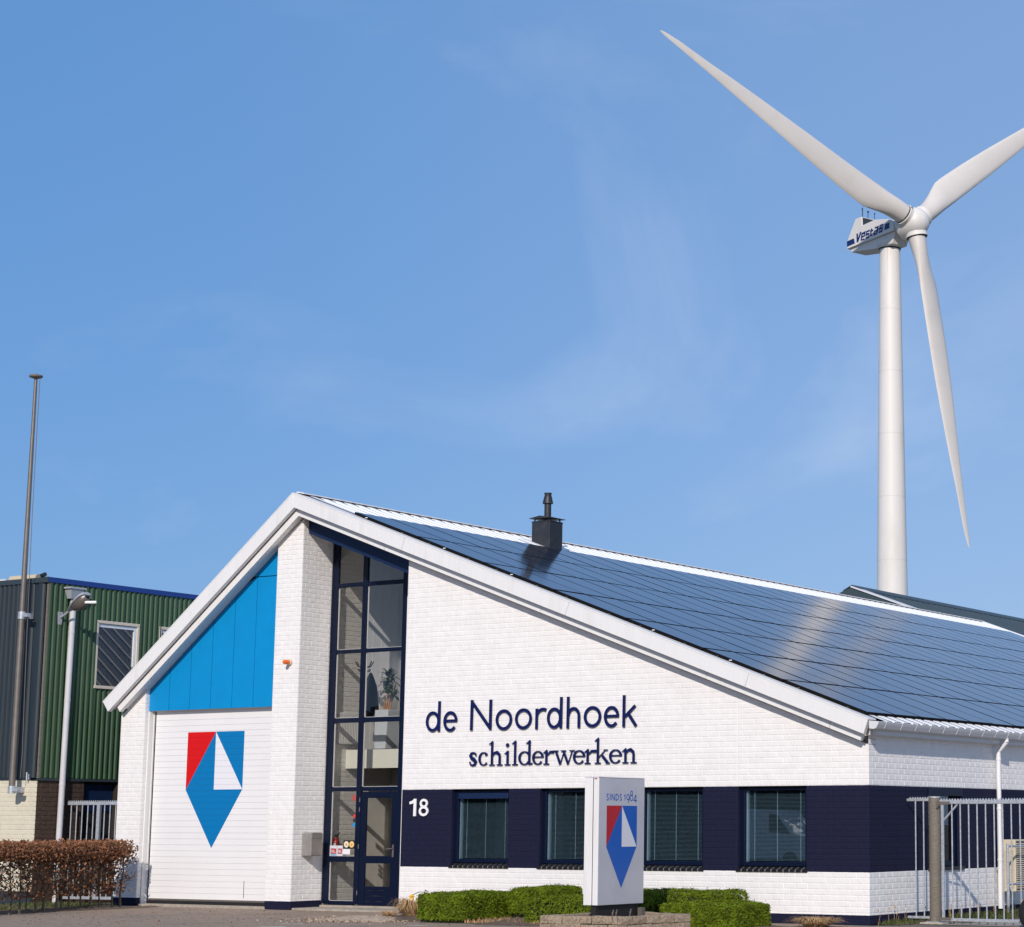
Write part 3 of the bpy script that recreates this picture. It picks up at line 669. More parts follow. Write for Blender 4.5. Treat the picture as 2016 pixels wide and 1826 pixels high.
for k in range(15): q.tube((-13.34, 1.18+.05*k, 3.40), (-13.34, 1.18+.05*k, 4.06), .015, n=6)
q.build('column', M['rad'], ra)
cs = thing('coat_stand', 'dark coat stand with a coat hanging on it', 'coat stand', (-13.0, 1.55, 3.28))
q = MB(); q.tube((-13.0, 1.55, 3.28), (-13.0, 1.55, 5.12), .022); q.build('pole', M['blackm'], cs)
q = MB()
for k in range(6):
    t = k*1.047; q.path([(-13.0, 1.55, 5.0), (-13.0+.14*math.cos(t), 1.55+.14*math.sin(t), 5.03), (-13.0+.2*math.cos(t), 1.55+.2*math.sin(t), 5.14)], .012, 6)
    q.path([(-13.0, 1.55, 4.95), (-13.0+.12*math.cos(t), 1.55+.12*math.sin(t), 4.93), (-13.0+.14*math.cos(t), 1.55+.14*math.sin(t), 4.98)], .010, 6)
q.build('hook', M['blackm'], cs)
q = MB(); q.lathe((-12.86, 1.6, 3.95), [(.12, 0), (.2, .1), (.17, .4), (.14, .65), (.07, .85), (.02, .95)], 10); tag(autosmooth(q.build('coat', M['coat']), 60), 'dark grey coat hanging from the coat stand', 'coat')
q = MB(); q.lathe((-12.99, 1.60, 3.38), [(.18, 0), (.2, .06), (.21, .08)], 14)
ex = thing('fire_extinguisher', 'red fire extinguisher behind the glass beside the notices', 'extinguisher', (-13.27, 1.15, 1.0))
q = MB(); q.lathe((-13.27, 1.15, .95), [(.06, 0), (.075, .02), (.075, .40), (.06, .45), (.025, .48), (.025, .51)], 16); autosmooth(q.build('cylinder_body', M['red'], ex), 50)
q = MB(); q.box(-13.29, 1.12, 1.46, -13.25, 1.17, 1.49); q.path([(-13.27, 1.15, 1.49), (-13.2, 1.15, 1.53), (-13.16, 1.15, 1.55)], .008, 6); q.path([(-13.27, 1.15, 1.47), (-13.19, 1.13, 1.45), (-13.185, 1.12, 1.25)], .009, 6); q.build('valve', M['black'], ex)
MB().box(-13.255, 1.068, 1.18, -13.20, 1.073, 1.33).build('label_plate', M['whiteprint'], ex)
ul = thing('hall_wall_light', 'small white wall light high in the stair hall', 'lamp', (-11.9, 2.6, 5.9))
MB().lathe((-11.72, 3.17, 6.02), [(.03, 0), (.09, .05), (.095, .06)], 14).build('shade', M['pot'], ul)
# ------------------------------------------------------------------ things on the facade
mb_ = thing('mailbox', 'grey steel mailbox on the white brick pier by the door', 'mailbox', (-13.3, .4, 1.3))
q = MB(); q.prism([(.275, 1.08), (.62, 1.08), (.62, 1.53), (.56, 1.555), (.34, 1.555), (.275, 1.53)], YZ, -13.402, -13.15); q.build('body', M['boxsteel'], mb_, bevel=.008)
q = MB(); q.box(-13.149, .29, 1.09, -13.142, .605, 1.425); q.build('door', M['boxsteel'], mb_, bevel=.003)
q = MB(); q.box(-13.149, .29, 1.44, -13.138, .605, 1.50); q.build('flap', M['boxsteel'], mb_, bevel=.003)
MB().lathe((-13.142, .44, 1.40), [(.012, 0), (.012, .006)], 10, axis=(1, 0, 0)).build('lock', M['steel'], mb_)
wl = thing('warning_lamp', 'small orange warning lamp on the white pier above the garage', 'lamp', (-13.65, 0, 5.05))
MB().lathe((-13.652, -.004, 5.045), [(.066, 0), (.066, .03), (.052, .045)], 16, axis=(0, -1, 0)).build('lamp_base', M['beige'], wl)
autosmooth(MB().lathe((-13.652, -.05, 5.045), [(.046, 0), (.048, .08), (.042, .13), (.025, .15)], 16, axis=(0, -1, 0)).build('lens', M['orange'], wl), 50)
LY0, LY1 = -.040, -.022
LF = lambda u, v, w: (u, w, v)
nm = thing('company_name', 'navy sans-serif letters reading de Noordhoek on the white gable', 'lettering', (-7.4, 0, 3.8))
def letter(parent, parts, y0=LY0, m='letter', fn=LF, name='letter'):
    q = MB()
    for i, p in enumerate(parts): strokes2d(q, fn, p[0], p[1], y0-.0007*i, y0+.02, closed=p[2] if len(p) > 2 else False)
    # stand-off studs behind the letter
    return q.build(name, M[m], parent)
w_ = .057
letter(nm, [(ring(-9.772, 3.728, .145, .172), w_, True), ([(-9.615, 3.53), (-9.612, 4.125)], w_)])
def sans_e(cx, cz, rx=.145, rz=.172): return [(arc(cx, cz, rx, rz, 5, 318, 26), w_), ([(cx-rx, cz+.012), (cx+rx+w_*.35, cz+.012)], w_*.85)]
letter(nm, sans_e(-9.327, 3.722))
letter(nm, [([(-8.80, 3.535), (-8.795, 4.124)], w_*1.05), ([(-8.797, 4.09), (-8.335, 3.565)], w_*1.05), ([(-8.335, 3.537), (-8.332, 4.12)], w_*1.05)])
letter(nm, [(ring(-8.004, 3.722, .17, .172), w_, True)]); letter(nm, [(ring(-7.53, 3.728, .172, .172), w_, True)])
letter(nm, [([(-7.214, 3.522), (-7.212, 3.915)], w_), (arc(-7.06, 3.755, .15, .145, 172, 62, 8), w_)])
letter(nm, [(ring(-6.795, 3.725, .142, .172), w_, True), ([(-6.638, 3.528), (-6.634, 4.12)], w_)])
letter(nm, [([(-6.475, 3.52), (-6.472, 4.12)], w_), (arc(-6.34, 3.74, .125, .155, 175, 0, 12)+[(-6.215, 3.525)], w_)])
letter(nm, [(ring(-5.90, 3.728, .172, .172), w_, True)]); letter(nm, sans_e(-5.462, 3.718))
letter(nm, [([(-5.183, 3.518), (-5.180, 4.112)], w_), ([(-5.150, 3.715), (-4.925, 3.91)], w_), ([(-5.085, 3.775), (-4.90, 3.53)], w_)])
n2 = thing('company_trade_word', 'navy serif letters reading schilderwerken on the white gable', 'lettering', (-6.9, 0, 3.0))
BL, XH, AS, TK, TN = 2.847, .262, .452, .047, .018
def stem(x, z0, z1, flag=True, foot=True):
    p = [([(x, z0), (x, z1)], TK)]
    if foot: p.append(([(x-.066, z0+.010), (x+.066, z0+.010)], .020))
    if flag: p.append(([(x-.075, z1-.045), (x-.02, z1-.022), (x+.02, z1+.004)], [.012, .03, .042]))
    return p
def archr(x, w):    # shoulder and right stem starting from a stem at x
    return [([(x+.02, BL+XH*.72), (x+.07, BL+XH*.93), (x+w*.62, BL+XH*.96), (x+w*.95, BL+XH*.80), (x+w, BL+XH*.60)], [TN, .04, .055, TK, TK]), ([(x+w, BL+XH*.62), (x+w, BL)], TK), ([(x+w-.066, BL+.010), (x+w+.066, BL+.010)], .020)]
def bowl(cx, rx, a0, a1, thick=180, n=22):
    pts = arc(cx, BL+XH*.5, rx, XH*.5-.012, a0, a1, n); ws = []
    for i in range(n+1):
        a = a0+(a1-a0)*i/n; ws.append(TN+(TK+.004-TN)*abs(math.cos(R(a-thick)))**1.3)
    return (pts, ws)
def ser_s(x, w):
    P = [(.86, .72, .022), (.80, .88, .03), (.55, .965, .03), (.27, .90, .045), (.17, .74, .058), (.33, .57, .066), (.64, .44, .068), (.84, .27, .06), (.74, .09, .045), (.42, .03, .03), (.16, .12, .028), (.09, .30, .022)]
    return [([(x+a*w, BL+b*XH) for a, b, c_ in P], [c_ for a, b, c_ in P])]
def ser_c(x, w): return [bowl(x+w*.55, w*.46, 52, 318), ([(x+w*.80, BL+XH*.86), (x+w*.86, BL+XH*.74)], .055)]
def ser_e(x, w): return [bowl(x+w*.52, w*.44, 2, 322), ([(x+w*.14, BL+XH*.56), (x+w*.95, BL+XH*.56)], TN)]
def ser_r(x, w): return stem(x, BL, BL+XH) + [([(x+.025, BL+XH*.68), (x+.09, BL+XH*.90), (x+w-.01, BL+XH*.90)], [TN, .04, .05])]
def ser_w(x, w):
    return [([(x+.055, BL+XH-.01), (x+w*.33, BL)], TK), ([(x+w*.33, BL), (x+w*.5, BL+XH*.9)], TN), ([(x+w*.47, BL+XH-.01), (x+w*.70, BL)], TK), ([(x+w*.70, BL), (x+w-.055, BL+XH-.01)], TN)] + [([(x+w*t-.06, BL+XH-.009), (x+w*t+.06, BL+XH-.009)], .018) for t in (.11, .47, .88)]
def ser_k(x, w): return stem(x, BL, BL+AS+.015) + [([(x+.03, BL+XH*.45), (x+w*.62, BL+XH-.012)], TN), ([(x+.10, BL+XH*.58), (x+w*.86, BL+.01)], TK), ([(x+w*.5, BL+XH-.009), (x+w*.82, BL+XH-.009)], .018), ([(x+w*.66, BL+.009), (x+w, BL+.009)], .018)]
letter(n2, ser_s(-8.836, .196)); letter(n2, ser_c(-8.60, .225))
letter(n2, stem(-8.275, BL, BL+AS)+archr(-8.275, .19))
letter(n2, stem(-7.895, BL, BL+XH)+[(ring(-7.90, 3.232, .018, .018, 12), .036, True)])
letter(n2, stem(-7.715, BL, BL+AS))
letter(n2, [bowl(-7.485, .122, 40, 320), ([(-7.372, BL+.01), (-7.372, BL+AS)], TK), ([(-7.45, BL+AS-.045), (-7.39, BL+AS-.02), (-7.352, BL+AS+.004)], [.012, .03, .042]), ([(-7.38, BL+.012), (-7.295, BL+.028)], .024)])
letter(n2, ser_e(-7.296, .25)); letter(n2, ser_r(-6.965, .185)); letter(n2, ser_w(-6.80, .50)); letter(n2, ser_e(-6.335, .265))
letter(n2, ser_r(-6.0, .205)); letter(n2, ser_k(-5.765, .275)); letter(n2, ser_e(-5.502, .275)); letter(n2, stem(-5.135, BL, BL+XH)+archr(-5.135, .185))
hn = thing('house_number', 'white house number 18 on the navy brick band by the door', 'number', (-10.05, 0, 2.0))
letter(hn, [([(-10.172, 1.88), (-10.168, 2.218)], .064), ([(-10.18, 2.19), (-10.235, 2.15), (-10.305, 2.135)], [.05, .055, .05])], -.035, 'white2', name='digit')
letter(hn, [(ring(-9.945, 2.128, .078, .066, 20), .045, True), (ring(-9.945, 1.978, .096, .075, 22), .048, True)], -.035, 'white2', name='digit')
# ------------------------------------------------------------------ sign pylon and planter
py = thing('sign_pylon', 'silver sign pylon with SINDS 1984 and a red, white and blue shield', 'sign', (-2.61, -3.9, .2))
PX0, PX1, PY0, PY1, PZ0, PZ1 = -2.755, -2.475, -4.6, -3.285, .437, 2.473
q = MB(); q.box(PX0, PY0+.02, PZ0, PX1-.135, PY1, PZ1); q.box(PX1-.105, PY0+.02, PZ0, PX1-.004, PY1-.004, PZ1-.002); q.box(PX1-.135, PY0+.07, PZ0+.002, PX1-.105, PY1-.01, PZ1-.004)
q.build('cabinet', M['silver'], py, bevel=.004)
q = MB(); q.box(PX0+.002, PY0, PZ0+.001, PX0+.16, PY0+.02, PZ1-.001); q.box(PX1-.104, PY0, PZ0+.001, PX1-.001, PY0+.02, PZ1-.001); q.build('end_profile', M['white'], py, bevel=.006)
MB().box(PX1-.135, PY0+.068, PZ0+.01, PX1-.105, PY0+.0695, PZ1-.006).build('groove', M['coping'], py)
MB().box(PX1-.0035, PY0+.022, PZ0+.004, PX1, PY1-.008, PZ1-.006).build('face_sheet', M['silver'], py)
MB().box(PX0-.005, PY0-.006, PZ1, PX1+.006, PY1+.006, PZ1+.012).build('top_cap', M['whiteprint'], py)
MB().box(PX1-.085, PY0-.0015, PZ1-.03, PX1-.035, PY0-.0003, PZ1-.012).build('maker_badge', M['pred'], py)
FX = lambda u, v: (PX1+.0015, u, v)
emblem('emblem', emblem_polys(-4.372, -3.508, 2.024, 1.361, .696), [M['pred'], M['pblue'], M['pwhite']], py, [(0, 3)], FX)
q = MB(); fn = lambda u, v, w: (PX1+.0012+w, -4.385+(u+2.872)*.95, v); tb, th_ = 2.108, .104; w2 = .0165
def st(p, closed=False): strokes2d(q, fn, p, w2, .0012, 0, closed)
Y0 = -2.872
def S_(y, w): st([(y+w*.92, tb+th_*.86), (y+w*.6, tb+th_*.97), (y+w*.22, tb+th_*.88), (y+w*.15, tb+th_*.70), (y+w*.5, tb+th_*.5), (y+w*.85, tb+th_*.28), (y+w*.75, tb+th_*.08), (y+w*.4, tb+.004), (y+w*.08, tb+th_*.12)])
S_(Y0, .068); st([(Y0+.108, tb), (Y0+.108, tb+th_)])
st([(Y0+.155, tb), (Y0+.155, tb+th_)]); st([(Y0+.155, tb+th_), (Y0+.235, tb)]); st([(Y0+.235, tb), (Y0+.235, tb+th_)])
st([(Y0+.282, tb), (Y0+.282, tb+th_)]); st([(Y0+.282, tb+th_-.006)]+arc(Y0+.295, tb+th_/2, .065, th_/2-.006, 88, -88, 12)+[(Y0+.282, tb+.006)])
S_(Y0+.395, .062)
xh = .078
st([(Y0+.555, tb), (Y0+.555, tb+xh+.02)]); st([(Y0+.555, tb+xh+.016), (Y0+.53, tb+xh-.004)])
st(ring(Y0+.645, tb+.058, .040, .042, 20), True); st([(Y0+.685, tb+.055), (Y0+.675, tb+.005), (Y0+.648, tb-.034)])
st(ring(Y0+.752, tb+.045, .043, .045, 20), True); st(ring(Y0+.752, tb+.122, .034, .034, 18), True)
st([(Y0+.885, tb-.038), (Y0+.885, tb+.098)]); st([(Y0+.885, tb+.098), (Y0+.818, tb+.002)]); st([(Y0+.818, tb+.004), (Y0+.912, tb+.004)])
q.build('lettering', M['pblue'], py)
MB().box(PX0+.12, PY0+.05, .05, PX1-.06, PY1-.06, PZ0).build('plinth', M['black'], py)
q = MB()
for y in (-4.25, -4.15, -3.75): q.tube((-2.44, y, .2), (-2.40, y, .36), .012, n=8); q.lathe((-2.42, y, .30), [(.02, 0), (.02, .018)], 6)
q.box(-2.50, -3.42, .2, -2.42, -3.32, .37); q.build('anchor_bolt', M['steel'], py)
pl = thing('stone_planter', 'low planter of rough brown stone blocks under the sign pylon', 'planter', (-2.4, -4.2, 0))
corner = Vector((-1.85, -4.91)); Lend = Vector((-3.25, -5.08)); Rend = Vector((-1.38, -3.53)); Bend = Vector((-2.95, -2.95))
def stone(c0, c1, z0, z1, inw, dep=.16):
    t = (c1-c0).normalized(); nrm = Vector((t.y, -t.x))
    if nrm.dot(inw) > 0: nrm = -nrm
    pts = []
    for z in (z0, z1):
        for p, o_ in ((c0, 0), (c1, 0), (c1, -dep), (c0, -dep)):
            jx, jy = rng.normal(0, .008, 2); pts.append((p.x+nrm.x*(o_+jx), p.y+nrm.y*(o_+jx), z+rng.normal(0, .005)))
    q = MB(); q.v = pts
    for f_ in ((0, 3, 2, 1), (4, 5, 6, 7), (0, 1, 5, 4), (1, 2, 6, 5), (2, 3, 7, 6), (3, 0, 4, 7)): q.f.append(f_); q.m.append(0)
    # pitched, uneven front
    m0 = (Vector(pts[0])+Vector(pts[1])+Vector(pts[4])+Vector(pts[5]))/4 + Vector((nrm.x, nrm.y, 0))*rng.uniform(.004, .02)
    q.f.pop(2); q.m.pop(); i = len(q.v); q.v.append(tuple(m0))
    for a_, b_ in ((0, 1), (1, 5), (5, 4), (4, 0)): q.f.append((a_, b_, i)); q.m.append(0)
    q.build('stone_block', M['stoneb'], pl, bevel=.007)
def course(a, b, z0, z1, ln, inw, off=0.):
    d = b-a; T = d.length; t = d.normalized(); x = 0; first = True
    while x < T-.02:
        l = ln*rng.uniform(.8, 1.25); 
        if first and off: l = off; first = False
        l = min(l, T-x); 
        if T-x-l < .08: l = T-x
        stone(a+t*(x+.004), a+t*(x+l-.004), z0+.003, z1-.003, inw); x += l
cen = Vector((-2.35, -4.1))
for z0, z1, o_ in ((-.10, .03, .3), (.03, .16, .2), (.16, .29, 0)):
    course(Lend, corner, z0, z1, .46, cen-corner, o_); course(corner, Rend, z0, z1, .24, cen-corner, o_); course(Rend, Bend, z0, z1, .3, cen-Rend); course(Bend, Lend, z0, z1, .3, cen-Bend)
MB().prism([tuple(Lend+(cen-Lend)*.1), tuple(corner+(cen-corner)*.12), tuple(Rend+(cen-Rend)*.1), tuple(Bend+(cen-Bend)*.1)], lambda u, v, w: (u, v, w), .02, .23).build('planter_soil', M['soil'], pl)
# ------------------------------------------------------------------ plants
def leaf_cloud(n, pos, nrm, size, jit=.6, squash=.55):
    """n little pointed leaves (2 triangles folded) at given points"""
    a = rng.normal(size=(n, 3)); d = nrm + jit*a; d /= np.linalg.norm(d, axis=1)[:, None]
    t = rng.normal(size=(n, 3)); t -= (t*d).sum(1)[:, None]*d; t /= np.linalg.norm(t, axis=1)[:, None]; b = np.cross(d, t)
    s = size*rng.uniform(.6, 1.3, n)[:, None]
    V = np.stack([pos-t*s, pos+b*s*squash+d*s*.15, pos+t*s, pos-b*s*squash+d*s*.15], 1).reshape(-1, 3)
    return V, np.arange(4*n).reshape(n, 4)
def hedge_box(name, label, x0, x1, y0, y1, z0, z1, n, rnd=.10, size=.0175, m='yew', core='yewcore', rot=0, wav=.016, group='clipped green hedges before the gable', cat='hedge'):
    t = thing(name, label, cat, ((x0+x1)/2, (y0+y1)/2, 0), group)
    c = np.array([(x0+x1)/2, (y0+y1)/2, (z0+z1)/2]); h = np.array([x1-x0, y1-y0, z1-z0])/2
    # points on a rounded box surface
    areas = np.array([h[1]*h[2]]*2+[h[0]*h[2]]*2+[h[0]*h[1]]); areas /= areas.sum()
    f = rng.choice(5, n, p=areas); u = rng.uniform(-1, 1, (n, 2)); P = np.zeros((n, 3)); N = np.zeros((n, 3))
    for k, (ax, sg) in enumerate(((0, -1), (0, 1), (1, -1), (1, 1), (2, 1))):
        i = f == k; o = [q for q in range(3) if q != ax]
        P[i, ax] = sg*h[ax]; P[i, o[0]] = u[i, 0]*h[o[0]]; P[i, o[1]] = u[i, 1]*h[o[1]]
    r = min(rnd, h.min()*.95); inn = np.clip(P, -(h-r), h-r); dd = P-inn; ln = np.linalg.norm(dd, axis=1)[:, None]; N = dd/np.maximum(ln, 1e-6); 
    low = (P[:, 2] < 0); N[low & (np.abs(N[:, 2]) > .3), 2] = 0
    w = wav*(np.sin(P[:, 0:1]*5.1+1)+np.sin(P[:, 1:2]*6.3)+np.sin(P[:, 0:1]*13+P[:, 2:3]*11)*.6)
    P = inn + N*(r+w*.8+rng.normal(0, .011, (n, 1))-np.abs(rng.normal(0, .024, (n, 1)))); 
    stray = rng.random(n) < .012; P[stray] += N[stray]*.04
    V, F = leaf_cloud(n, P+c, N+np.array([0, 0, .25]), size, .62)
    big('foliage', V, F, M[m], t)
    q = MB(); k = .05; q.box(x0+k, y0+k, z0-.05, x1-k, y1-k, z1-k-.02); q.build('twig_core', M[core], t, bevel=.08, seg=2)
    return t
hedge_box('clipped_hedge', 'clipped green hedge left of the sign, nearest the entrance door', -7.62, -6.58, -2.95, -1.3, -.02, .505, 30000)
hedge_box('clipped_hedge', 'longer clipped green hedge right behind the hedge by the daffodil', -6.50, -5.72, -1.75, -.45, .06, .585, 26000)
hedge_box('clipped_hedge', 'clipped green hedge just left of and behind the sign pylon', -5.40, -3.6, -2.7, -1.2, -.05, .475, 30000)
hedge_box('clipped_hedge', 'flat clipped green hedge right of the pylon, against the white wall', -5.2, -2.2, -1.1, -.4, .0, .565, 28000)
hedge_box('clipped_hedge', 'front clipped green hedge right of the stone planter', -2.75, -1.22, -2.45, -1.2, -.05, .405, 36000)
def tuft(name, label, x, y, r, h, n, m, z=0, cat='grass', group=None, droop=.7):
    V = []; F = []
    for k in range(n):
        az = rng.uniform(0, 6.28); rr = r*rng.uniform(.05, .5); p = Vector((x+rr*math.cos(az), y+rr*math.sin(az), z)); o = r*rng.uniform(.4, 1.0); hh = h*rng.uniform(.5, 1.1); w = .006
        d = Vector((math.cos(az), math.sin(az), 0)); s = Vector((-d.y, d.x, 0))*w; i = len(V)
        for a_, b_, c_ in ((0, 0, 1), (.4, .75, 1), (.8, 1, .8), (1.1, 1-.5*droop, .2)): V += [tuple(p+d*o*a_+Vector((0, 0, hh*b_))-s*c_), tuple(p+d*o*a_+Vector((0, 0, hh*b_))+s*c_)]
        for q in range(3): F.append((i+2*q, i+2*q+1, i+2*q+3, i+2*q+2))
    o = big(name, V, F, M[m]); return tag(o, label, cat, group)
tuft('straw_tuft', 'dry straw tuft left of the hedge, beside the wall corner', -8.45, -2.0, .36, .36, 420, 'straw')
tuft('straw_tuft', 'tiny dry tuft on the sand before the entrance', -9.3, -1.7, .2, .12, 120, 'straw')
tuft('straw_tuft', 'low mound of dry straw right of the hedges at the corner', -.50, -1.0, .42, .16, 500, 'straw')
df = thing('daffodil', 'single drooping yellow daffodil beside the left hedge', 'flower', (-7.9, -1.9, .2))
MB().path([(-8.2, -2, .15), (-8.17, -2, .42), (-8.22, -2, .49), (-8.34, -2, .49), (-8.45, -2, .455), (-8.49, -2.01, .43)], .007, 6).build('stem', M['stemg'], df)
q = MB(); q.lathe((-8.50, -2.02, .40), [(.012, .05), (.03, .03), (.04, -.02), (.045, -.04)], 10); 
for k in range(6):
    t = k*1.047; q.quad((-8.50, -2.02, .425), (-8.50+.05*math.cos(t-.4), -2.02+.05*math.sin(t-.4), .415), (-8.50+.075*math.cos(t), -2.02+.075*math.sin(t), .40), (-8.50+.05*math.cos(t+.4), -2.02+.05*math.sin(t+.4), .415))
q.build('petals', M['yellow'], df)
q = MB()
for dx, h in ((.0, .5), (.05, .62), (.1, .55), (.13, .45)): q.path([(-8.25+dx, -2.05, .05), (-8.23+dx*1.4, -2.05, h-.09), (-8.17+dx*2, -2.07, h-.12)], .009, 5)
q.build('leaf', M['stemg'], df)
# beech hedge with bare stems
bh = thing('beech_hedge', 'brown beech hedge with dry leaves and bare stems at left', 'hedge', (-17.2, -3, 0))
A = np.array([-17.72, -.55, 0]); Bv = np.array([-16.05, -6.0, 0]); dv = (Bv-A); HL = np.linalg.norm(dv); dv /= HL; sv = np.array([-dv[1], dv[0], 0])
stm = MB(); pts_tw = []
sx = 0.05; stem_i = 0
def P3(s, o, z): return tuple(A+dv*s+sv*o+np.array([0, 0, z]))
while sx < HL:
    o = rng.normal(0, .03); q = MB(); r0 = rng.uniform(.018, .034)
    pth = [P3(sx, o, -.02), P3(sx+rng.normal(0, .03), o, .3), P3(sx+rng.normal(0, .05), o+rng.normal(0, .03), .7), P3(sx+rng.normal(0, .07), o+rng.normal(0, .05), 1.2)]
    for i_ in range(3): q.tube(pth[i_], pth[i_+1], r0*(1-.22*i_), r0*(1-.22*(i_+1)), 7)
    for b_ in range(16):
        z = rng.uniform(.3, 1.15); a0 = np.array(P3(sx, o, z)); e = a0 + dv*rng.normal(0, .28) + sv*rng.normal(0, .2) + np.array([0, 0, rng.uniform(.08, .38)]); e[2] = min(e[2], 1.36)
        mid = (a0+e)/2+rng.normal(0, .03, 3); q.tube(a0, mid, .009, .006, 4, False); q.tube(mid, e, .006, .003, 4, False)
        for c_ in range(3):
            e2 = mid+(e-mid)*rng.random()+rng.normal(0, .09, 3); e2[2] = min(e2[2], 1.37); q.tube(mid, e2, .004, .002, 3, False)
    q.build('stem', M['bark'], bh); sx += rng.uniform(.26, .42); stem_i += 1
N_ = 24000
s_ = HL*rng.random(N_); z_ = np.where(rng.random(N_) < .50, rng.normal(1.19, .12, N_), rng.uniform(.28, 1.25, N_)); z_ = np.minimum(z_, 1.37+.02*rng.normal(size=N_))
o_ = rng.normal(0, .19, N_)
dens = .5+.5*np.sin(s_*7.3+2*np.sin(z_*6))*np.sin(z_*9+s_*3); keep = (z_ > 1.02) | ((rng.random(N_) < .22+1.0*np.clip(dens-.25, 0, 1)*np.clip((5.2-s_)/3.2, .10, 1)))
s_, z_, o_ = s_[keep], z_[keep], np.clip(o_[keep], -.36, .36)
# swollen end near the white pier
P = A[None]+dv[None]*(s_-.02)[:, None]+sv[None]*o_[:, None]; P[:, 2] = z_
V, F = leaf_cloud(len(P), P, np.tile(np.array([.5, -.6, .5]), (len(P), 1)), .034, 1.2, .6)
big('foliage', V, F, M['beech'], bh)
# ------------------------------------------------------------------ gate, fence, post, side yard
gp = thing('gate_post', 'round weathered brown gate post on a stone slab', 'post', (.62, 1.3, 0))
autosmooth(MB().lathe((.62, 1.3, .02), [(.103, 0), (.103, 2.18), (.098, 2.19)], 24).build('post', M['postm'], gp), 40)
MB().lathe((.62, 1.3, 2.185), [(.108, 0), (.108, .02), (.09, .028)], 24).build('post_cap', M['galv'], gp)
MB().box(.42, 1.06, -.03, .88, 1.5, .025).build('base_slab', M['concrete'], gp, bevel=.012)
q = MB(); q.box(.5, 1.14, .025, .76, 1.42, .035); q.build('base_plate', M['galv'], gp)
gt = thing('bar_gate', 'galvanised bar gate with a spiked top rail at right', 'gate', (.74, 1.25, 0))
q = MB(); q.box(.74, 1.225, 2.075, 3.9, 1.275, 2.145); q.build('top_rail', M['galv'], gt, bevel=.006)
q = MB(); n = 0; x = .76
while x < 3.9: q.prism([(x, 2.143), (x+.044, 2.143), (x+.03, 2.172), (x+.014, 2.172)], XZ, 1.246, 1.252); x += .0545
q.build('spike_strip', M['galv'], gt)
MB().box(.76, 1.225, .045, 3.9, 1.275, .10).build('bottom_rail', M['galv'], gt, bevel=.006)
MB().box(.775, 1.228, .10, .825, 1.272, 2.075).build('hinge_stile', M['galv'], gt, bevel=.006)
b0 = MB().tube((0, 1.25, .10), (0, 1.25, 2.075), .0135, n=10).build('bar', M['galv'], gt); b0.location = Vector(b0.location)+Vector((.985, 0, 0))
for k in range(1, 17):
    c = b0.copy(); C.objects.link(c); c.parent = gt; c.location = b0.location + Vector((.1637*k, 0, 0))
MB().tube((.825, 1.25, 1.79), (1.10, 1.25, 2.07), .02, n=4).build('brace', M['galv'], gt)
for z in (2.10, .09):
    q = MB(); q.box(.70, 1.215, z-.06, .76, 1.235, z+.04); q.tube((.72, 1.2, z-.09), (.72, 1.2, z+.04), .016, n=10); q.box(.76, 1.218, z-.03, .96, 1.2245, z+.02); q.lathe((.93, 1.218, z), [(.014, 0), (.014, .012)], 6, axis=(0, -1, 0)); q.build('hinge', M['steel'], gt)
ff = thing('fence_infill', 'short galvanised fence between side wall and gate post', 'fence', (.3, 1.3, 0))
MB().box(.06, 1.305, 2.13, .52, 1.335, 2.178).build('top_rail', M['galv'], ff, bevel=.004)
MB().box(.06, 1.305, .075, .52, 1.335, .12).build('bottom_rail', M['galv'], ff, bevel=.004)
q = MB(); x = .11
while x < .5: q.prism([(x, 2.177), (x+.04, 2.177), (x+.028, 2.203), (x+.012, 2.203)], XZ, 1.317, 1.322); x += .05
q.build('spike_strip', M['galv'], ff)
for x in (.23, .39): MB().tube((x, 1.32, .12), (x, 1.32, 2.13), .0135, n=10).build('bar', M['galv'], ff)
ac = thing('air_conditioner', 'beige louvred air conditioner on the side wall', 'air conditioner', (.3, 5.6, .4))
MB().box(.12, 5.16, .44, .42, 6.0, 1.43).build('casing', M['beige'], ac, bevel=.015, seg=2)
q = MB()
for k in range(22): q.box(.421, 5.2, .50+.04*k, .436, 5.98, .522+.04*k)
q.build('louvre', M['beige'], ac, kind='stuff')
MB().box(.415, 5.19, .47, .4205, 5.98, 1.40).build('grille_back', M['dark'], ac)
q = MB()
for k in range(18): q.box(.15, 5.148, .52+.04*k, .39, 5.159, .542+.04*k)
q.build('side_louvre', M['beige'], ac, kind='stuff')
MB().box(.05, 5.1, .865, .12, 5.5, .905).build('bracket', M['galv'], ac)
gf = thing('guard_frame', 'grey tubular guard frame before the air conditioner', 'guard rail', (.55, 4.6, 0))
q = MB(); q.tube((.55, 4.52, 0), (.55, 4.52, 1.36), .028, n=10); q.build('upright', M['galv'], gf)
for z in (1.31, .60): MB().tube((.55, 4.52, z), (.75, 7.6, z), .022, n=10).build('rail', M['galv'], gf)
MB().tube((.55, 4.56, .56), (.2, 5.6, .1), .014, n=8).build('brace', M['galv'], gf)
ty = thing('car_wheel', 'black tyre just entering the frame beside the gate', 'wheel', (2.75, .95, .3))
autosmooth(MB().lathe((2.72, .82, .23), [(.20, 0), (.27, .01), (.30, .03), (.31, .10), (.30, .17), (.27, .19), (.20, .2)], 32, axis=(0, 1, 0)).build('tyre', M['black'], ty), 40)
MB().lathe((2.72, .835, .23), [(.03, 0), (.19, .0), (.205, .02), (.205, .17)], 24, axis=(0, 1, 0)).build('rim', M['steel'], ty)
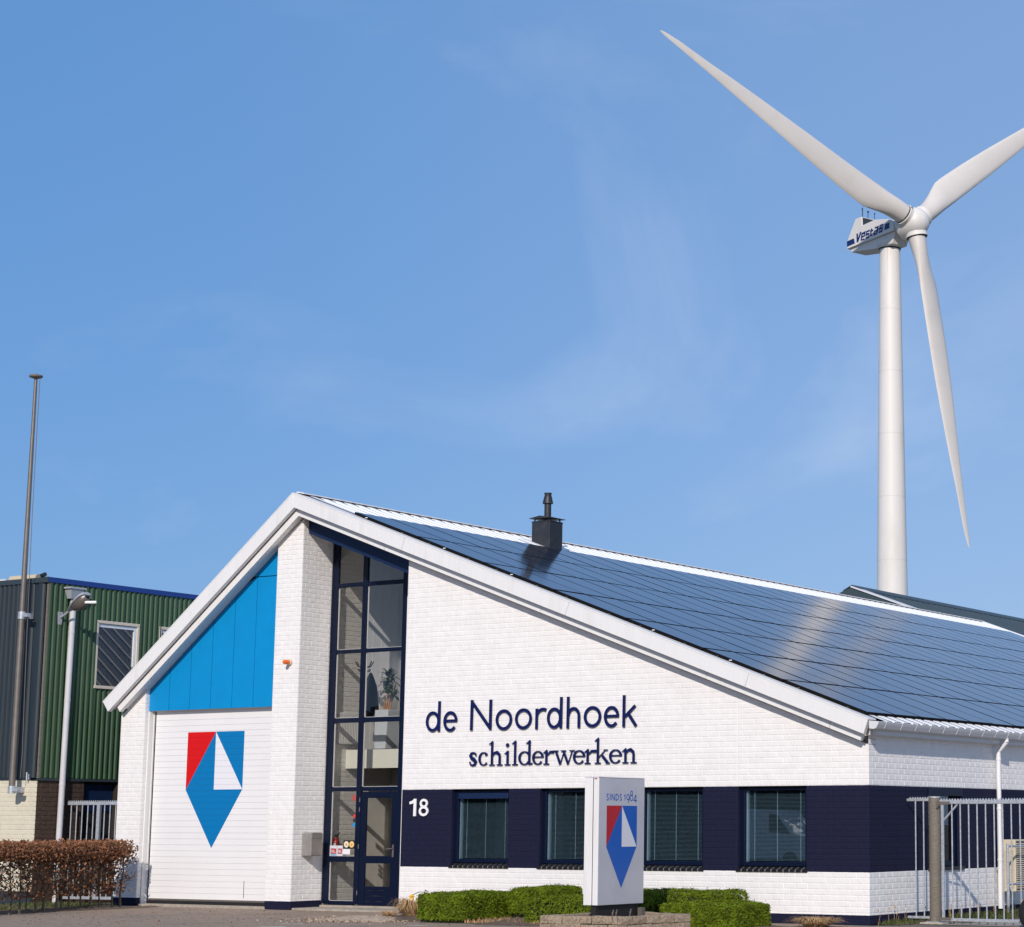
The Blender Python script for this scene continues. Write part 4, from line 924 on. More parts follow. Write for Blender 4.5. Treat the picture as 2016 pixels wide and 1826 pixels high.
# ------------------------------------------------------------------ green neighbour
nb = thing('green_building', 'two storey neighbour clad in ribbed green and slate sheeting over brick', 'building', (-24, 2, 0))
NX, NY = -20.0, -.95
def ribbed(name, a, b, z0, z1, pitch, h, fn, m):
    V = []; F = []; t = a; ys = []
    while t < b:
        for d_, w_q in ((0, 0), (.12, -.75*h), (.25, -h), (.45, -h), (.58, -.75*h), (.70, 0)): ys.append((t+d_*pitch, w_q))
        t += pitch
    ys.append((b, 0))
    for y, w_q in ys: V += [fn(y, z0, w_q), fn(y, z1, w_q)]
    for i_ in range(len(ys)-1): F.append((2*i_, 2*i_+1, 2*i_+3, 2*i_+2))
    return big(name, V, F, m, nb, smooth=False)
GX = lambda u, v, w: (NX-w, u, v); GYf = lambda u, v, w: (u, NY+w, v)
WG = [(.49, 1.66, 4.78, 6.22), (2.36, 3.5, 4.78, 6.22)]
ribbed('green_cladding', NY+.03, WG[0][0]-.05, 2.72, 6.99, .145, .035, GX, M['green'])
ribbed('green_cladding', WG[0][0]-.05, WG[0][1]+.05, 2.72, WG[0][2]-.06, .145, .035, GX, M['green']); ribbed('green_cladding', WG[0][0]-.05, WG[0][1]+.05, WG[0][3]+.05, 6.99, .145, .035, GX, M['green'])
ribbed('green_cladding', WG[0][1]+.05, WG[1][0]-.05, 2.72, 6.99, .145, .035, GX, M['green'])
ribbed('green_cladding', WG[1][0]-.05, WG[1][1]+.05, 2.72, WG[1][2]-.06, .145, .035, GX, M['green']); ribbed('green_cladding', WG[1][0]-.05, WG[1][1]+.05, WG[1][3]+.05, 6.99, .145, .035, GX, M['green'])
ribbed('green_cladding', WG[1][1]+.05, 24, 2.72, 6.99, .145, .035, GX, M['green'])
ribbed('slate_cladding', -30, -20.62, 2.72, 7.0, .15, .035, GYf, M['slate']); ribbed('slate_cladding', -20.62, NX-.03, 2.72, 7.0, .30, .03, GYf, M['slate'])
MB().box(NX-.06, NY-.0, 2.70, NX+.02, NY+.05, 7.0).build('corner_trim', M['postm'], nb)
core = MB(); core.box(-30, NY+.2, 2.6, NX-.2, .2, 6.95); core.box(-30, 3.8, 2.6, NX-.2, 24, 6.95); core.box(-30, .2, 6.3, NX-.2, 3.8, 6.95); core.box(-30, .2, 2.6, NX-.2, 3.8, 4.7); core.box(-30, .2, 4.7, NX-1.2, 3.8, 6.3); core.build('inner_core', M['dark'], nb)
cp = MB(); cp.box(NX-.12, NY-.035, 6.995, NX+.045, 24, 7.105); cp.build('coping', M['coping'], nb)
cp = MB(); cp.box(-30, NY-.05, 6.99, NX-.125, NY+.1, 7.10); cp.box(NX-.124, NY-.052, 6.985, NX+.047, NY-.036, 7.108); cp.build('coping', M['copingg'], nb)
MB().box(-30, NY-.02, 2.675, NX-.005, NY+.2, 2.715).build('drip_sill', M['slate'], nb); MB().box(NX-.2, NY-.02, 2.66, NX+.03, 24, 2.712).build('drip_sill', M['copingg'], nb)
bw = MB(); bw.box(-30, NY+.006, -.2, NX-.04, NY+.25, 2.66); bw.build('front_base', M['creamb'], nb)
brick_objs(bond(-22.0, NX, 0, 2.65, 0, mod=.2455)[:300], FRY, M['creamb'], nb, off=(0, NY, 0))
bw = MB(); bw.box(NX-.25, NY+.26, -.2, NX-.012, .36, 2.65); bw.box(NX-.25, 1.30, -.2, NX-.012, 24, 2.65); bw.box(NX-.25, .36, -.2, NX-.012, 1.30, .7); bw.build('side_base', M['brownj'], nb)
SBX = lambda u, v, w: (NX-.006-w, u, v)
brick_mass('brown_brickwork', bond(NY+.01, 3.0, -.1, 2.62, 0, mod=.2455, course=.1, holes=[(.36, 1.30, .7, 2.8)]), SBX, M['brownb'], nb)
q = MB(); q.box(NX-.2, .36, .7, NX-.14, 1.30, 2.66); o = q.build('window', M['gapm'], nb); MB().box(NX-.135, .40, 2.0, NX-.12, 1.28, 2.6).build('pane', M['navyboard'], o)
MB().box(-30, NY-.004, -.05, NX, NY+.0035, .29).build('base_plinth', M['slate'], nb)
for y0, y1, z0, z1 in WG:
    q = MB(); x0, x1 = NX-.06, NX+.035; t_ = .065
    q.box(x0, y0-.05, z0, x1, y0+.02, z1); q.box(x0, y1-.02, z0, x1, y1+.05, z1); q.box(x0, y0-.05, z1-.02, x1, y1+.05, z1+.05); q.box(x0, y0-.05, z0-.05, x1+.02, y1+.05, z0+.02)
    o = q.build('window', M['woodw'], nb, bevel=.006); q = MB(); q.box(NX-.05, y0+.02, z1-.10, NX+.0, y1-.02, z1-.03); q.box(NX-.05, y1-.085, z0+.02, NX-.0, y1-.03, z1-.1); q.build('sash', M['pot'], o)
    MB().box(NX-.045, y0+.02, z0+.02, NX-.04, y1-.02, z1-.02).build('pane', M['glassg'], o)
    MB().box(NX-.5, y1-.15, z0, NX-.47, y1+.1, z1).build('curtain', M['cream'], o)
rv = MB(); rv.tube((-21.75, -.5, 7.17), (-21.05, -.35, 7.19), .10, n=14); rv.build('roof_duct', M['duct'], nb); q = MB(); q.box(-30, -.5, 6.95, -21.95, 3, 7.22); q.build('roof_unit', M['gutterm'], nb)
q = MB(); q.tube((-21.35, -.2, 7.22), (-21.0, -.2, 7.30), .05, n=8); q.build('roof_cowl', M['blackm'], nb)
dpn = thing('hopper_downpipe', 'white downpipe with a grey hopper head on the green wall', 'downpipe', (NX+.1, -.3, 0))
autosmooth(MB().tube((NX+.09, -.305, 6.7), (NX+.09, -.365, .02), .066, n=16).build('pipe', M['greypvc'], dpn), 40)
for z in (2.55, 4.4, 5.9): MB().lathe((NX+.09, -.305-.06*(6.7-z)/6.7, z), [(.070, 0), (.071, .05)], 16).build('pipe_collar', M['greypvc'], dpn)
q = MB(); q.v = [(NX+.01, -.44, 6.67), (NX+.17, -.44, 6.67), (NX+.17, -.17, 6.67), (NX+.01, -.17, 6.67), (NX+.005, -.50, 6.92), (NX+.22, -.50, 6.92), (NX+.22, -.11, 6.92), (NX+.005, -.11, 6.92)]; q.f = [(0, 3, 2, 1), (0, 1, 5, 4), (1, 2, 6, 5), (2, 3, 7, 6), (3, 0, 4, 7)]; q.m = [0]*5; q.build('hopper', M['lampm'], dpn)
MB().box(NX+.0, -.53, 6.885, NX+.235, -.08, 6.925).build('hopper_rim', M['lampm'], dpn)
sl = thing('wall_lamp', 'grey street lamp on a bracket arm from the green wall', 'lamp', (NX, -.58, 6.2))
q = MB(); q.prism([(-.66, 6.36), (-.53, 6.36), (-.56, 6.08), (-.63, 6.08)], YZ, NX+.0, NX+.04); q.build('bracket_plate', M['lampm'], sl)
MB().path([(NX+.04, -.595, 6.24), (NX+.16, -.59, 6.29), (NX+.31, -.58, 6.39)], .026, 8).build('arm', M['lampm'], sl)
q = MB(); V = []; F = []
ax_ = Vector((.55, .0, .34)).normalized(); up = Vector((-.34, 0, .55)).normalized(); sd = ax_.cross(up).normalized(); o0 = Vector((NX+.29, -.58, 6.37))
ns, nr_ = 12, 18
for i in range(ns+1):
    t = i/ns; w_q = .04+.132*math.sin(math.pi*min(1, t*.62+.05))**1.0*(1 if t < .9 else 1-.4*(t-.9)/.1); hgt = w_q*.62
    for k in range(nr_):
        a_ = 2*math.pi*k/nr_; V.append(tuple(o0+ax_*(t*.64)+sd*w_q*math.cos(a_)+up*(hgt*math.sin(a_) if math.sin(a_) > 0 else hgt*.15*math.sin(a_))))
for i in range(ns):
    for k in range(nr_): j_ = (k+1) % nr_; F.append((i*nr_+k, i*nr_+j_, (i+1)*nr_+j_, (i+1)*nr_+k))
q = MB(); q.v = V; q.f = F+[tuple(range(nr_-1, -1, -1)), tuple(range(ns*nr_, ns*nr_+nr_))]; q.m = [0]*len(q.f); autosmooth(q.build('lamp_hood', M['lampm'], sl), 50)
V = [];
for i in range(ns+1):
    t = .18+.78*i/ns; w_q = (.04+.132*math.sin(math.pi*min(1, t*.62+.05)))*.93*math.sin(math.pi*(.06+.9*i/ns))**.4
    for k in range(10):
        a_ = math.pi+math.pi*k/9; V.append(tuple(o0+ax_*(t*.64)+sd*w_q*math.cos(a_)+up*(w_q*1.25*math.sin(a_)-.012)))
F = [(i*10+k, i*10+k+1, (i+1)*10+k+1, (i+1)*10+k) for i in range(ns) for k in range(9)]
q = MB(); q.v = V; q.f = F; q.m = [0]*len(F); autosmooth(q.build('lamp_bowl', M['lens'], sl), 60)
sp = MB(); sp.lathe((NX+.92, -.55, 6.53), [(.02, -.13), (.035, -.12), (.035, .12), (.02, .13)], 10, axis=(.7, .4, 0)); sp.build('sensor', M['white'], sl); MB().path([(NX+.62, -.57, 6.55), (NX+.72, -.56, 6.45), (NX+.86, -.55, 6.51)], .018, 6).build('sensor_arm', M['blackm'], sl)
fp = thing('flagpole', 'tall bare steel flagpole fixed to the slate cladding', 'flagpole', (-20.42, -1.256, 2.4))
autosmooth(MB().tube((-20.43, -1.256, 2.45), (-20.43, -1.256, 6.2), .070, .068, 18).tube((-20.43, -1.256, 6.2), (-20.42, -1.256, 11.58), .063, .036, 18).build('pole', M['steel'], fp), 40)
autosmooth(MB().lathe((-20.42, -1.256, 11.56), [(.05, 0), (.14, .03), (.15, .05), (.14, .075), (.06, .10)], 20).build('finial', M['postm'], fp), 50)
for z in (6.25, 2.46):
    q = MB(); q.lathe((-20.43, -1.256, z-.08), [(.085, 0), (.085, .16)], 20); q.box(-20.45, -1.18, z-.06, -20.39, NY-.01, z+.06); q.box(-20.40, -1.30, z-.04, -20.20, -1.22, z+.04); q.build('bracket', M['galv'], fp)
MB().path([(-20.27, -1.27, 11.55), (-20.29, -1.25, 8.5), (-20.27, -1.22, 5.5), (-20.23, -1.2, 3.2), (-20.25, -1.2, 2.7)], .008, 5).build('rope', M['postm'], fp)
q = MB(); q.box(-20.28, -1.0, 2.68, -20.22, -.95, 2.80); q.tube((-20.25, -1.03, 2.66), (-20.25, -1.03, 2.84), .015, n=6); q.build('cleat', M['galv'], fp)
fl_ = thing('bar_fence', 'galvanised bar fence with spiked rail closing the alley behind the beech hedge', 'fence', (-19.2, .1, 0))
fa, fbn = Vector((-19.95, -.12)), Vector((-18.56, .12)); fd = (fbn-fa).normalized()
def fbox(name, s0, s1, z0, z1, th=.022):
    a_, b_ = fa+fd*s0, fa+fd*s1; nn_ = Vector((-fd.y, fd.x))*th
    q = MB(); q.v = [(*(a_-nn_), z0), (*(b_-nn_), z0), (*(b_+nn_), z0), (*(a_+nn_), z0), (*(a_-nn_), z1), (*(b_-nn_), z1), (*(b_+nn_), z1), (*(a_+nn_), z1)]
    q.f = [(0, 3, 2, 1), (4, 5, 6, 7), (0, 1, 5, 4), (1, 2, 6, 5), (2, 3, 7, 6), (3, 0, 4, 7)]; q.m = [0]*6; return q.build(name, M['galv'], fl_)
FLn = (fbn-fa).length
fbox('top_rail', 0, FLn, 2.14, 2.205); fbox('bottom_rail', 0, FLn, .11, .17); fbox('post', .80, .88, .17, 2.14, .03)
q = MB(); s = .01
while s < FLn-.04:
    a_ = fa+fd*s; b_ = fa+fd*(s+.036); q.quad((*a_, 2.20), (*b_, 2.20), (*(fa+fd*(s+.028)), 2.235), (*(fa+fd*(s+.008)), 2.235)); s += .05
q.build('spike_strip', M['galv'], fl_)
for k in range(9):
    s = .10+.148*k
    if .74 < s < .94: continue
    p = fa+fd*s; MB().tube((p.x, p.y, .17), (p.x, p.y, 2.14), .0135, n=8).build('bar', M['galv'], fl_)
# ------------------------------------------------------------------ dark roofed hall behind
bb = thing('dark_roofed_hall', 'large hall with a dark ribbed roof behind the solar roof', 'building', (-15, 40, 0))
RX, RZ = -22.04, 10.79
q = MB(); q.prism([(-30.0, 0), (-6, 0), (-6, 4.6), (RX, RZ-.45), (-30.0, RZ-.45-8*.375)], XZ, 40, 95); q.build('wall', M['creamb'], bb)
hs2 = .365
def hall_sheet(side):
    V = []; F = []; y = 39.8; x0, x1 = RX, RX+side*(17 if side > 0 else 9); i = 0; ys = []
    while y < 96: ys += [(y, 0), (y+.22, 0), (y+.26, .05), (y+.40, .05), (y+.44, 0)]; y += .5
    for y, h in ys: V += [(x0, y, RZ+h), (x1, y, RZ-abs(x1-x0)*hs2+h)]
    for i in range(len(ys)-1): F.append((2*i, 2*i+1, 2*i+3, 2*i+2))
    big('roof', V, F, M['roofdark'], bb)
hall_sheet(1); hall_sheet(-1)
q = MB(); q.prism([(RX, RZ+.03), (RX+17, RZ+.03-17*hs2), (RX+17, RZ-.42-17*hs2), (RX, RZ-.42)], XZ, 39.55, 39.75); q.prism([(RX-9, RZ+.03-9*hs2), (RX, RZ+.03), (RX, RZ-.42), (RX-9, RZ-.42-9*hs2)], XZ, 39.55, 39.75); q.build('verge_board', M['roofdark'], bb)
q = MB(); q.prism([(RX, RZ+.09), (RX+17, RZ+.09-17*hs2), (RX+17, RZ+.03-17*hs2), (RX, RZ+.03)], XZ, 39.5, 40.0); q.build('verge_flashing', M['gutterm'], bb)
MB().prism([(RX-.4, RZ-.1), (RX, RZ+.1), (RX+.4, RZ-.1), (RX+.4, RZ-.06), (RX, RZ+.14), (RX-.4, RZ-.06)], XZ, 39.6, 96).build('ridge_cap', M['roofdark'], bb)
# ------------------------------------------------------------------ wind turbine
HC = Vector((-54.701, 109.475, 47.546)); AX = Vector((.9319, -.3475, .1015)).normalized(); HV = Vector((.349, .937, 0)).normalized(); VV = AX.cross(HV)
SS_ = Vector((.937, -.349, 0)).normalized(); LT = Vector((-.349, -.937, 0)).normalized()
TX, TY = -57.39, 110.48
wt = thing('wind_turbine', 'white three bladed wind turbine towering behind the roofs', 'wind turbine', (TX, TY, 0))
tw = MB(); two = autosmooth(tw.lathe((TX, TY, 0), [(1.43, 0), (.805, 46.02)], 64).build('tower', M['turb'], wt), 50)
for k in range(1, 9):
    z = 46.02-4.9*k; MB().lathe((TX, TY, z), [(1.43-.01358*z+.001, -.014), (1.43-.01358*z+.006, -.012), (1.43-.01358*z+.006, .012), (1.43-.01358*z+.001, .014)], 64).build('weld_seam', M['turbseam'], two)
rs = mat('tower_rust_stain', (.55, .43, .30), .7, var=.25, vscale=3)
q = MB()
for a_, w_q, h_q in ((-2.05, .10, 1.3), (-1.62, .05, .5), (-1.3, .07, 2.2), (-1.02, .04, .7), (-1.85, .03, .9), (-2.4, .04, .6)):
    for i_ in range(3):
        z1_ = 45.9 - h_q*i_/3; z0_ = 45.9 - h_q*(i_+1)/3; w0_, w1_ = w_q*(1-.3*(i_+1)), w_q*(1-.3*i_)
        P_ = lambda an, zz_: (TX+(1.433-.0136*zz_)*math.cos(an), TY+(1.433-.0136*zz_)*math.sin(an), zz_)
        q.quad(P_(a_-w0_*.35, z0_), P_(a_+w0_*.35, z0_), P_(a_+w1_*.35, z1_), P_(a_-w1_*.35, z1_))
q.build('rust_streak', rs, wt)
MB().lathe((TX, TY, 45.98), [(.86, 0), (.86, .09)], 40).build('tower_ring', M['gapm'], wt)
def nac(s, z, l): return tuple(HC + SS_*s + LT*l + Vector((0, 0, z)))
NW = .95
up_ = [(-6.89, -.78), (-6.88, -.17), (-5.86, 1.43), (-5.11, 1.45), (-5.06, .72), (-3.6, .86), (-1.9, .55), (-1.38, .2), (-1.30, -.46)]
n_ = MB(); n_.prism(up_, lambda u, v, w: nac(u, v, w), -NW, NW)
no = n_.build('nacelle', M['turb'], wt, bevel=.05, seg=2, label='white nacelle with a blue maker name and rear fin')
lo = [(-6.80, -.78), (-6.55, -1.12), (-3.9, -1.42), (-1.75, -1.42), (-1.34, -.5)]
MB().prism(lo, lambda u, v, w: nac(u, v, w), -.78, .78).build('lower_hull', M['turb'], no, bevel=.04, seg=2)
MB().prism([(-6.90, -.80), (-1.28, -.49), (-1.28, -.43), (-6.90, -.72)], lambda u, v, w: nac(u, v, w), -NW-.02, NW+.02).build('side_rail', M['turb'], no)
autosmooth(MB().lathe((TX, TY, 46.06), [(.86, 0), (.98, .15), (1.0, .5)], 32).build('yaw_collar', M['turb'], no), 50)
MB().prism([(.12, .0), (.92, .0), (.92, .62), (.12, .62)], lambda u, v, w: nac(-5.07+w-.02*v, .75+v, NW-.1-2*(u-.12)*.93), .0, .03).build('radiator', M['radm'], no)
q = MB(); q.path([nac(-5.3, 1.45, .7), nac(-5.3, 2.15, .7)], .025, 6); q.path([nac(-5.3, 1.45, .1), nac(-5.3, 1.95, .1)], .03, 6); q.lathe(nac(-5.3, 1.95, .1), [(.03, 0), (.09, .05), (.09, .15)], 8); q.path([nac(-5.3, 1.45, -.6), nac(-5.3, 2.0, -.6)], .025, 6); q.lathe(nac(-5.3, 1.95, -.6), [(.05, 0), (.05, .12)], 6); q.lathe(nac(-5.3, 2.1, .7), [(.05, 0), (.05, .12)], 6); q.path([nac(-5.35, 1.45, .6), nac(-5.35, 2.7, .6)], .015, 5)
q.build('wind_sensor', M['blackm'], no)
q = MB(); fn = lambda u, v, w: nac(u, v, NW+w)
bz = lambda s: -.555+.088*(s+5.75)
q.prism([(-6.875, -.64), (-5.93, -.55), (-6.04, -.12), (-6.875, -.19)], fn, .004, .012); q.prism([(-2.43, -.25), (-1.83, -.20), (-1.83, .27), (-2.32, .21)], fn, .004, .012)
def vs(pts, w=.135, k=0):
    strokes2d(q, fn, [(a+.22*(b), bz(a)+b) for a, b in pts], w, .013+.0006*k, .003)
vs([(-5.80, .74), (-5.62, .02)], .18, 0); vs([(-5.62, .03), (-5.35, .74)], .18, 1)
def low_e(a): vs([(a, .27), (a+.36, .29), (a+.36, .54), (a, .54), (a, .04), (a+.38, .04)], .132, 2)
def low_s(a): vs([(a+.38, .54), (a, .54), (a, .29), (a+.35, .29), (a+.35, .04), (a-.04, .04)], .132, 3)
low_e(-5.17); low_s(-4.62); vs([(-4.06, .62), (-4.06, .06), (-3.86, .06)], .15, 4); vs([(-4.18, .43), (-3.82, .43)], .14, 5)
vs([(-3.66, .54), (-3.30, .54), (-3.30, .0)], .132, 2); vs([(-3.30, .29), (-3.66, .29), (-3.66, .04), (-3.30, .04)], .11, 3); low_s(-3.05)
q.build('maker_name', M['vblue'], no)
hb = MB(); hb.lathe(tuple(HC-AX*1.15), [(.95, 0), (1.18, .15), (1.22, .5), (1.2, 1.0), (1.12, 1.5), (.95, 1.85), (.70, 2.1), (.4, 2.25), (.08, 2.32)], 36, axis=tuple(AX)); ho = autosmooth(hb.build('hub', M['turb'], wt), 50)
BD = [math.radians(156.507)-k*2*math.pi/3 for k in range(3)]
sec = [(-.5, 0), (-.46, .38), (-.32, .72), (-.1, .95), (.15, .9), (.35, .6), (.48, .25), (.5, 0), (.48, -.12), (.35, -.3), (.1, -.48), (-.15, -.5), (-.35, -.42), (-.47, -.25)]
LEs = [(1.25, -.74), (2.2, -.70), (3.2, -.66), (5, -.68), (8, -.66), (11, -.66), (14, -.62), (18, -.51), (21, -.36), (24, -.28), (25.2, -.16), (25.62, -.04)]
TEs = [(1.25, .74), (2.2, .80), (3.0, .98), (4.0, 1.32), (4.7, 1.50), (5.4, 1.53), (8, 1.42), (11, 1.24), (14, 1.0), (18, .66), (21, .42), (24, .22), (25.2, .14), (25.62, .06)]
THk = [(1.25, .74), (2.2, .70), (3.2, .58), (5, .36), (8, .24), (14, .14), (21, .07), (25.6, .02)]
ip = lambda t, x: float(np.interp(x, [a for a, b in t], [b for a, b in t]))
for k, ph in enumerate(BD):
    Bd = HV*math.cos(ph)+VV*math.sin(ph); Q = AX.cross(Bd)
    V = []; F = []; rs = [1.25, 1.7, 2.2, 2.7, 3.2, 3.7, 4.2, 4.7, 5.2, 5.8, 6.6, 7.5, 8.5, 10, 11.5, 13, 15, 17, 19, 21, 22.5, 24, 24.8, 25.3, 25.62]; ns = len(sec)
    for r_ in rs:
        le, te, th_ = ip(LEs, r_), ip(TEs, r_), ip(THk, r_); cx, cw_ = (le+te)/2, (te-le)
        tw_ = R(3)+R(15)*max(0, 1-r_/13)*min(1, max(0, (r_-1.3)/2.6)); ct, st_ = math.cos(tw_), math.sin(tw_); rd = max(0, min(1, (3.6-r_)/1.6))
        for i, (a, b) in enumerate(sec):
            ca = 2*math.pi*(.5-i/ns); u = a*(1-rd)+.5*math.cos(ca)*rd; v = (b*th_)*(1-rd)+ .5*2*th_*math.sin(ca)*rd*.98
            x = cx+u*cw_; y = v
            V.append(tuple(HC + Bd*r_ + Q*(x*ct-y*st_) + AX*(-(x*st_) + y*ct*1.0)))
    for i in range(len(rs)-1):
        for j in range(ns): j2 = (j+1) % ns; F.append((i*ns+j, i*ns+j2, (i+1)*ns+j2, (i+1)*ns+j))
    q = MB(); q.v = V; q.f = F+[tuple(range((len(rs)-1)*ns, len(rs)*ns))]; q.m = [0]*len(q.f)
    o = autosmooth(q.build('blade', M['turbdirty'], wt, label=['blade pointing up left', 'blade pointing up right', 'blade hanging downwards'][k]), 60)
    MB().lathe(tuple(HC+Bd*.55), [(.82, 0), (.82, .5), (.86, .52), (.86, .62), (.80, .64)], 32, axis=tuple(Bd)).build('blade_collar', M['turb'], ho)
    MB().lathe(tuple(HC+Bd*1.20), [(.79, 0), (.79, .05)], 32, axis=tuple(Bd)).build('root_seal', M['gapm'], o)
q = MB(); hp = HC+AX*.95
for a_, b_ in ((0, 0), (.25, .12), (-.22, .2), (.1, -.3)): q.lathe(tuple(HC + LT*(.78+.02*a_) + AX*(.55+a_) + VV*(.62+b_)), [(.03, 0), (.03, .2)], 8, axis=tuple((LT+VV*.5).normalized()))
q.build('hub_bolt', M['radm'], ho)
# ------------------------------------------------------------------ ground and ground cover
def sheet_xy(name, poly, z, m, kind='structure'):
    q = MB(); q.quad(*[(x, y, z) for x, y in poly]); o = q.build(name, m); o['kind'] = kind; return o
gm_ = mat('distant_ground', (.15, .14, .11), .95, var=.2, vscale=.3)
q = MB(); S2 = 2500; q.quad((-S2, -S2, -.012), (S2, -S2, -.012), (S2, S2, -.012), (-S2, S2, -.012)); o = q.build('ground', gm_); o['kind'] = 'structure'
sheet_xy('forecourt', [(-30, -30), (30, -30), (30, 1.0), (-.05, .0), (-30, .9)], -.004, M['asphalt'])
sheet_xy('yard', [(.0, 1.0), (30, 1.0), (30, 33), (.0, 33)], -.003, M['concrete'])
q = MB(); q.box(-17.75, .0, -.004, -14.1, .32, .045); q.build('garage_apron', M['concrete']).__setitem__('kind', 'structure')
q = MB(); q.box(-13.4, .05, -.004, -10.55, .86, .035); q.build('entrance_step', M['concrete']).__setitem__('kind', 'structure')
def mound(name, pts, z, m, n=26, seedy=0, h=.05):
    """irregular low heap over an outline (centre, rx, ry)"""
    (cx, cy), rx, ry = pts; V = [(cx, cy, z+h)]; F = []; nr = 5
    for i in range(1, nr+1):
        for k in range(n):
            a_ = 2*math.pi*k/n; rr = i/nr*(1+.12*math.sin(3*a_+seedy)+.08*math.sin(7*a_+seedy*2)); V.append((cx+rx*rr*math.cos(a_), cy+ry*rr*math.sin(a_), z+h*(1-(i/nr)**2)+(rng.normal(0, .012) if i < nr else -.01)))
    for k in range(n): F.append((0, 1+k, 1+(k+1) % n))
    for i in range(nr-1):
        for k in range(n): j = (k+1) % n; F.append((1+i*n+k, 1+(i+1)*n+k, 1+(i+1)*n+j, 1+i*n+j))
    q = MB(); q.v = V; q.f = F; q.m = [0]*len(F); o = autosmooth(q.build(name, m), 60); o['kind'] = 'structure'; return o
mound('soil_bed', ((-4.6, -1.45), 3.6, 1.6), .0, M['soil'], seedy=1, h=.10)
mound('sand_patch', ((-9.0, -2.6), .85, .9), .0, M['sand'], seedy=3, h=.055)
mound('soil_patch', ((-8.2, -2.1), .7, .8), .0, M['soil'], seedy=5, h=.07)
mound('side_verge', ((.35, 5.6), .8, 5.4), -.01, M['soil'], seedy=2, h=.06)
mound('hedge_bed', ((-17.3, -3.2), .75, 3.6), -.01, M['soil'], seedy=4, h=.04)
mound('neighbour_lawn', ((-19.0, -2.6), 1.4, 2.4), -.01, M['soil'], seedy=6, h=.05)
for (x, y, l, w, a_) in ((-8.62, -5.45, .42, .10, .55), (-8.98, -4.6, .40, .10, .55), (-6.7, -3.98, .34, .09, .5)):
    c_, s_ = math.cos(a_), math.sin(a_); sheet_xy('lane_marking', [(x+c_*u-s_*v, y+s_*u+c_*v) for u, v in ((-l/2, -w/2), (l/2, -w/2), (l/2, w/2), (-l/2, w/2))], .0005, M['paintline'])
def grass(name, n, xr, yr, h, z=.03, dens=None, m='grass'):
    x = rng.uniform(*xr, n); y = rng.uniform(*yr, n); hh = h*rng.uniform(.35, 1.2, n); az = rng.uniform(0, 6.28, n); w = .006
    b = np.stack([x, y, np.full(n, z-.02)], 1); d = np.stack([np.cos(az), np.sin(az), np.zeros(n)], 1); s = np.stack([-np.sin(az), np.cos(az), np.zeros(n)], 1)*w
    mid = b+d*(hh*.15)[:, None]; mid[:, 2] += hh*.6; tip = b+d*(hh*.5)[:, None]; tip[:, 2] += hh
    V = np.stack([b-s, b+s, mid+s*.8, mid-s*.8, tip+s*.15, tip-s*.15], 1).reshape(-1, 3); i = np.arange(n)[:, None]*6
    F = np.concatenate([i+np.array([0, 1, 2, 3]), i+np.array([3, 2, 4, 5])])
    o = big(name, V, F, M[m], kind='stuff'); o['label'] = name.replace('_', ' '); return o
n = 1500; P = np.stack([rng.uniform(-16, 0, n), rng.uniform(-7, -.4, n), np.full(n, .006)], 1); V, F = leaf_cloud(n, P, np.tile(np.array([0, 0, 1.]), (n, 1)), .016, .35, .7)
o = big('leaf_litter', V, F, M['beech'], kind='stuff'); o['label'] = 'fallen brown leaves scattered over the forecourt'
n = 2600; P = np.stack([rng.normal(-9.0, .55, n), rng.normal(-2.6, .6, n), np.full(n, .012)], 1); V, F = leaf_cloud(n, P, np.tile(np.array([0, 0, 1.]), (n, 1)), .022, .7, .8)
o = big('sand_crumbs', V, F, M['sand'], kind='stuff'); o['label'] = 'loose sand crumbs before the entrance door'
grass('side_wall_grass', 8000, (.02, 1.1), (1.7, 9), .10)['label'] = 'green weeds and grass along the side wall behind the gate'
grass('corner_weeds', 420, (.02, .4), (.2, 1.2), .08)['label'] = 'sparse weeds at the corner of the white building'
grass('lawn_grass', 6000, (-20.0, -18.0), (-5.5, -.3), .07)['label'] = 'grass strip behind the beech hedge'
grass('bed_litter', 2600, (-7.6, -4.9), (-2.9, -1.0), .07, m='straw')['label'] = 'dry brown litter on the soil between the hedges'
q = MB()
for k in range(26):
    y = rng.uniform(1.6, 7); x = rng.uniform(.1, .8); h = rng.uniform(.18, .34); q.tube((x, y, 0), (x+rng.normal(0, .03), y+rng.normal(0, .03), h), .004, .002, 4, False); q.lathe((x, y, h), [(.004, 0), (.012, .015), (.004, .04)], 5)
for k in range(7):
    y = rng.uniform(-.1, 1.2); x = rng.uniform(.05, .3); h = rng.uniform(.12, .3); q.tube((x, y, 0), (x+rng.normal(0, .03), y+rng.normal(0, .03), h), .004, .002, 4, False); q.lathe((x, y, h), [(.004, 0), (.012, .015), (.004, .04)], 5)
o = q.build('weed_stalks', M['straw'], kind='stuff'); o['label'] = 'dry weed stalks along the side wall'
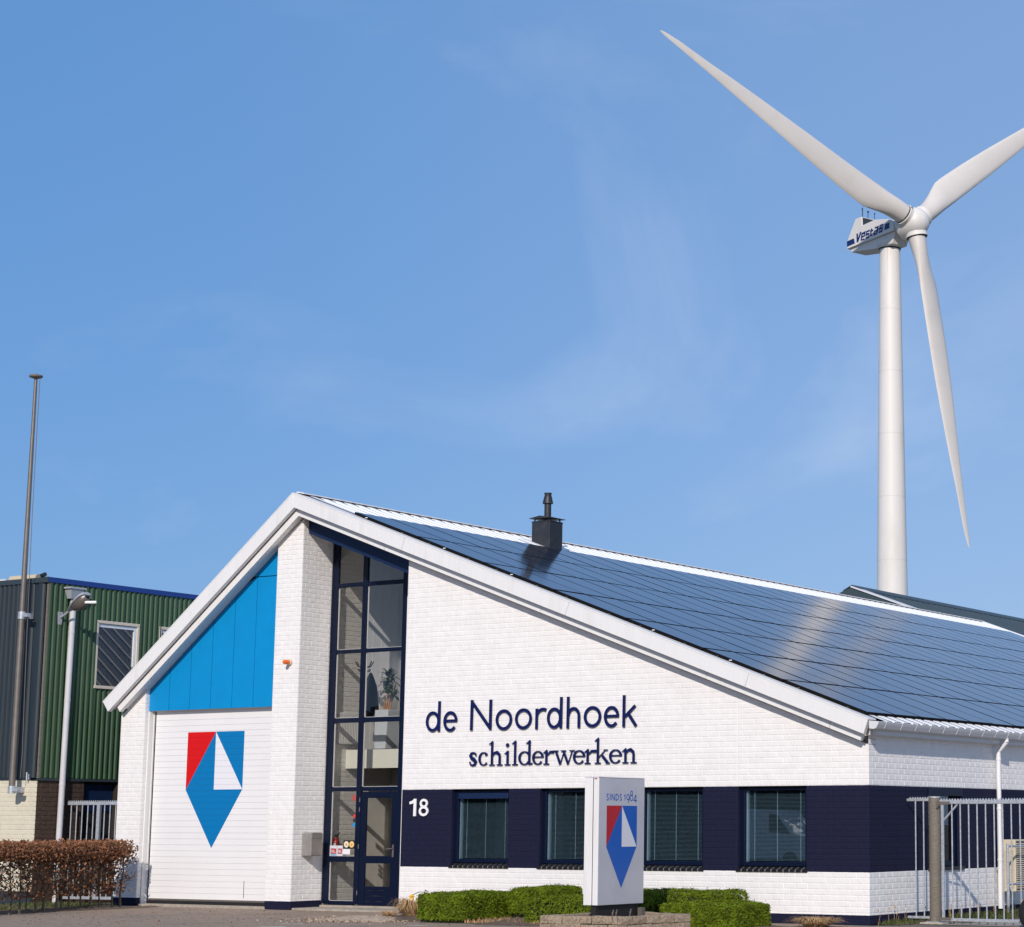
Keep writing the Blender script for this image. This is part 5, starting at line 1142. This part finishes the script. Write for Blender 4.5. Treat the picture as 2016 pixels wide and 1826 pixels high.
# ------------------------------------------------------------------ across the street, out of view: added for reflections in the panes
vn = thing('parked_van', 'white van parked across the street, mirrored in the right window', 'van', (-26.5, -40.5, 0))
MB().prism([(-28.9, .35), (-24.1, .35), (-24.1, 1.2), (-24.9, 1.35), (-25.6, 2.25), (-28.9, 2.35)], XZ, -41.4, -39.6).build('body', M['white'], vn, bevel=.06, seg=2)
MB().prism([(-25.95, 1.4), (-25.0, 1.35), (-25.6, 2.1), (-25.95, 2.12)], XZ, -39.598, -39.59).build('side_window', M['gapm'], vn)
for x in (-28.0, -25.0):
    for y in (-41.35, -39.75): MB().lathe((x, y, .33), [(.2, 0), (.33, .02), (.33, .16), (.2, .18)], 20, axis=(0, 1, 0)).build('wheel', M['black'], vn)
def unseen_tree(x, y, h, r, label):  # unseen trees, added to keep the window reflections dark
    t = thing('added_tree', label, 'tree', (x, y, 0), 'unseen trees added to darken reflections')
    q = MB(); q.tube((x, y, 0), (x, y, h*.55), .28, .16, 8)
    for k in range(9):
        a_ = rng.uniform(0, 6.28); q.tube((x, y, h*rng.uniform(.3, .55)), (x+r*.8*math.cos(a_), y+r*.8*math.sin(a_), h*rng.uniform(.65, .95)), .10, .03, 5, False)
    q.build('trunk', M['bark'], t)
    n = 2600; d = rng.normal(size=(n, 3)); d /= np.linalg.norm(d, axis=1)[:, None]; rad = rng.uniform(.25, 1, n)**.5
    P = np.array([x, y, h*.62])+d*rad[:, None]*np.array([r, r, h*.40]); V, F = leaf_cloud(n, P, d, .30, 1.0, .7); big('crown', V, F, M['fargreen'], t)
n = 22000; P = np.stack([rng.uniform(-90, 6, n), rng.uniform(-60, -54, n), rng.uniform(0, 1, n)], 1); P[:, 2] *= 7.5+1.5*np.sin(P[:, 0]*.35)+1.0*np.sin(P[:, 0]*.9)  # unseen belt of leaves, added so the panes mirror dark instead of sky
V, F = leaf_cloud(n, P, np.tile(np.array([0, 1., .3]), (n, 1)), .55, 1.0, .7); o = big('added_tree_belt', V, F, M['fargreen'], kind='stuff'); o['label'] = 'unseen dark belt of trees added to darken the pane reflections'
for i, (x, y, h, r, lb) in enumerate(((-36, -42, 6.5, 5, 'broad unseen tree added to darken reflections in the left panes'), (-28, -46, 7, 5.5, 'tall unseen tree added to darken the pane reflections'), (-45, -40, 7, 5.5, 'leftmost unseen tree added to darken the pane reflections'), (-20.5, -50, 6, 4.5, 'smaller unseen tree added to darken the pane reflections'))): unseen_tree(x, y, h, r, lb)
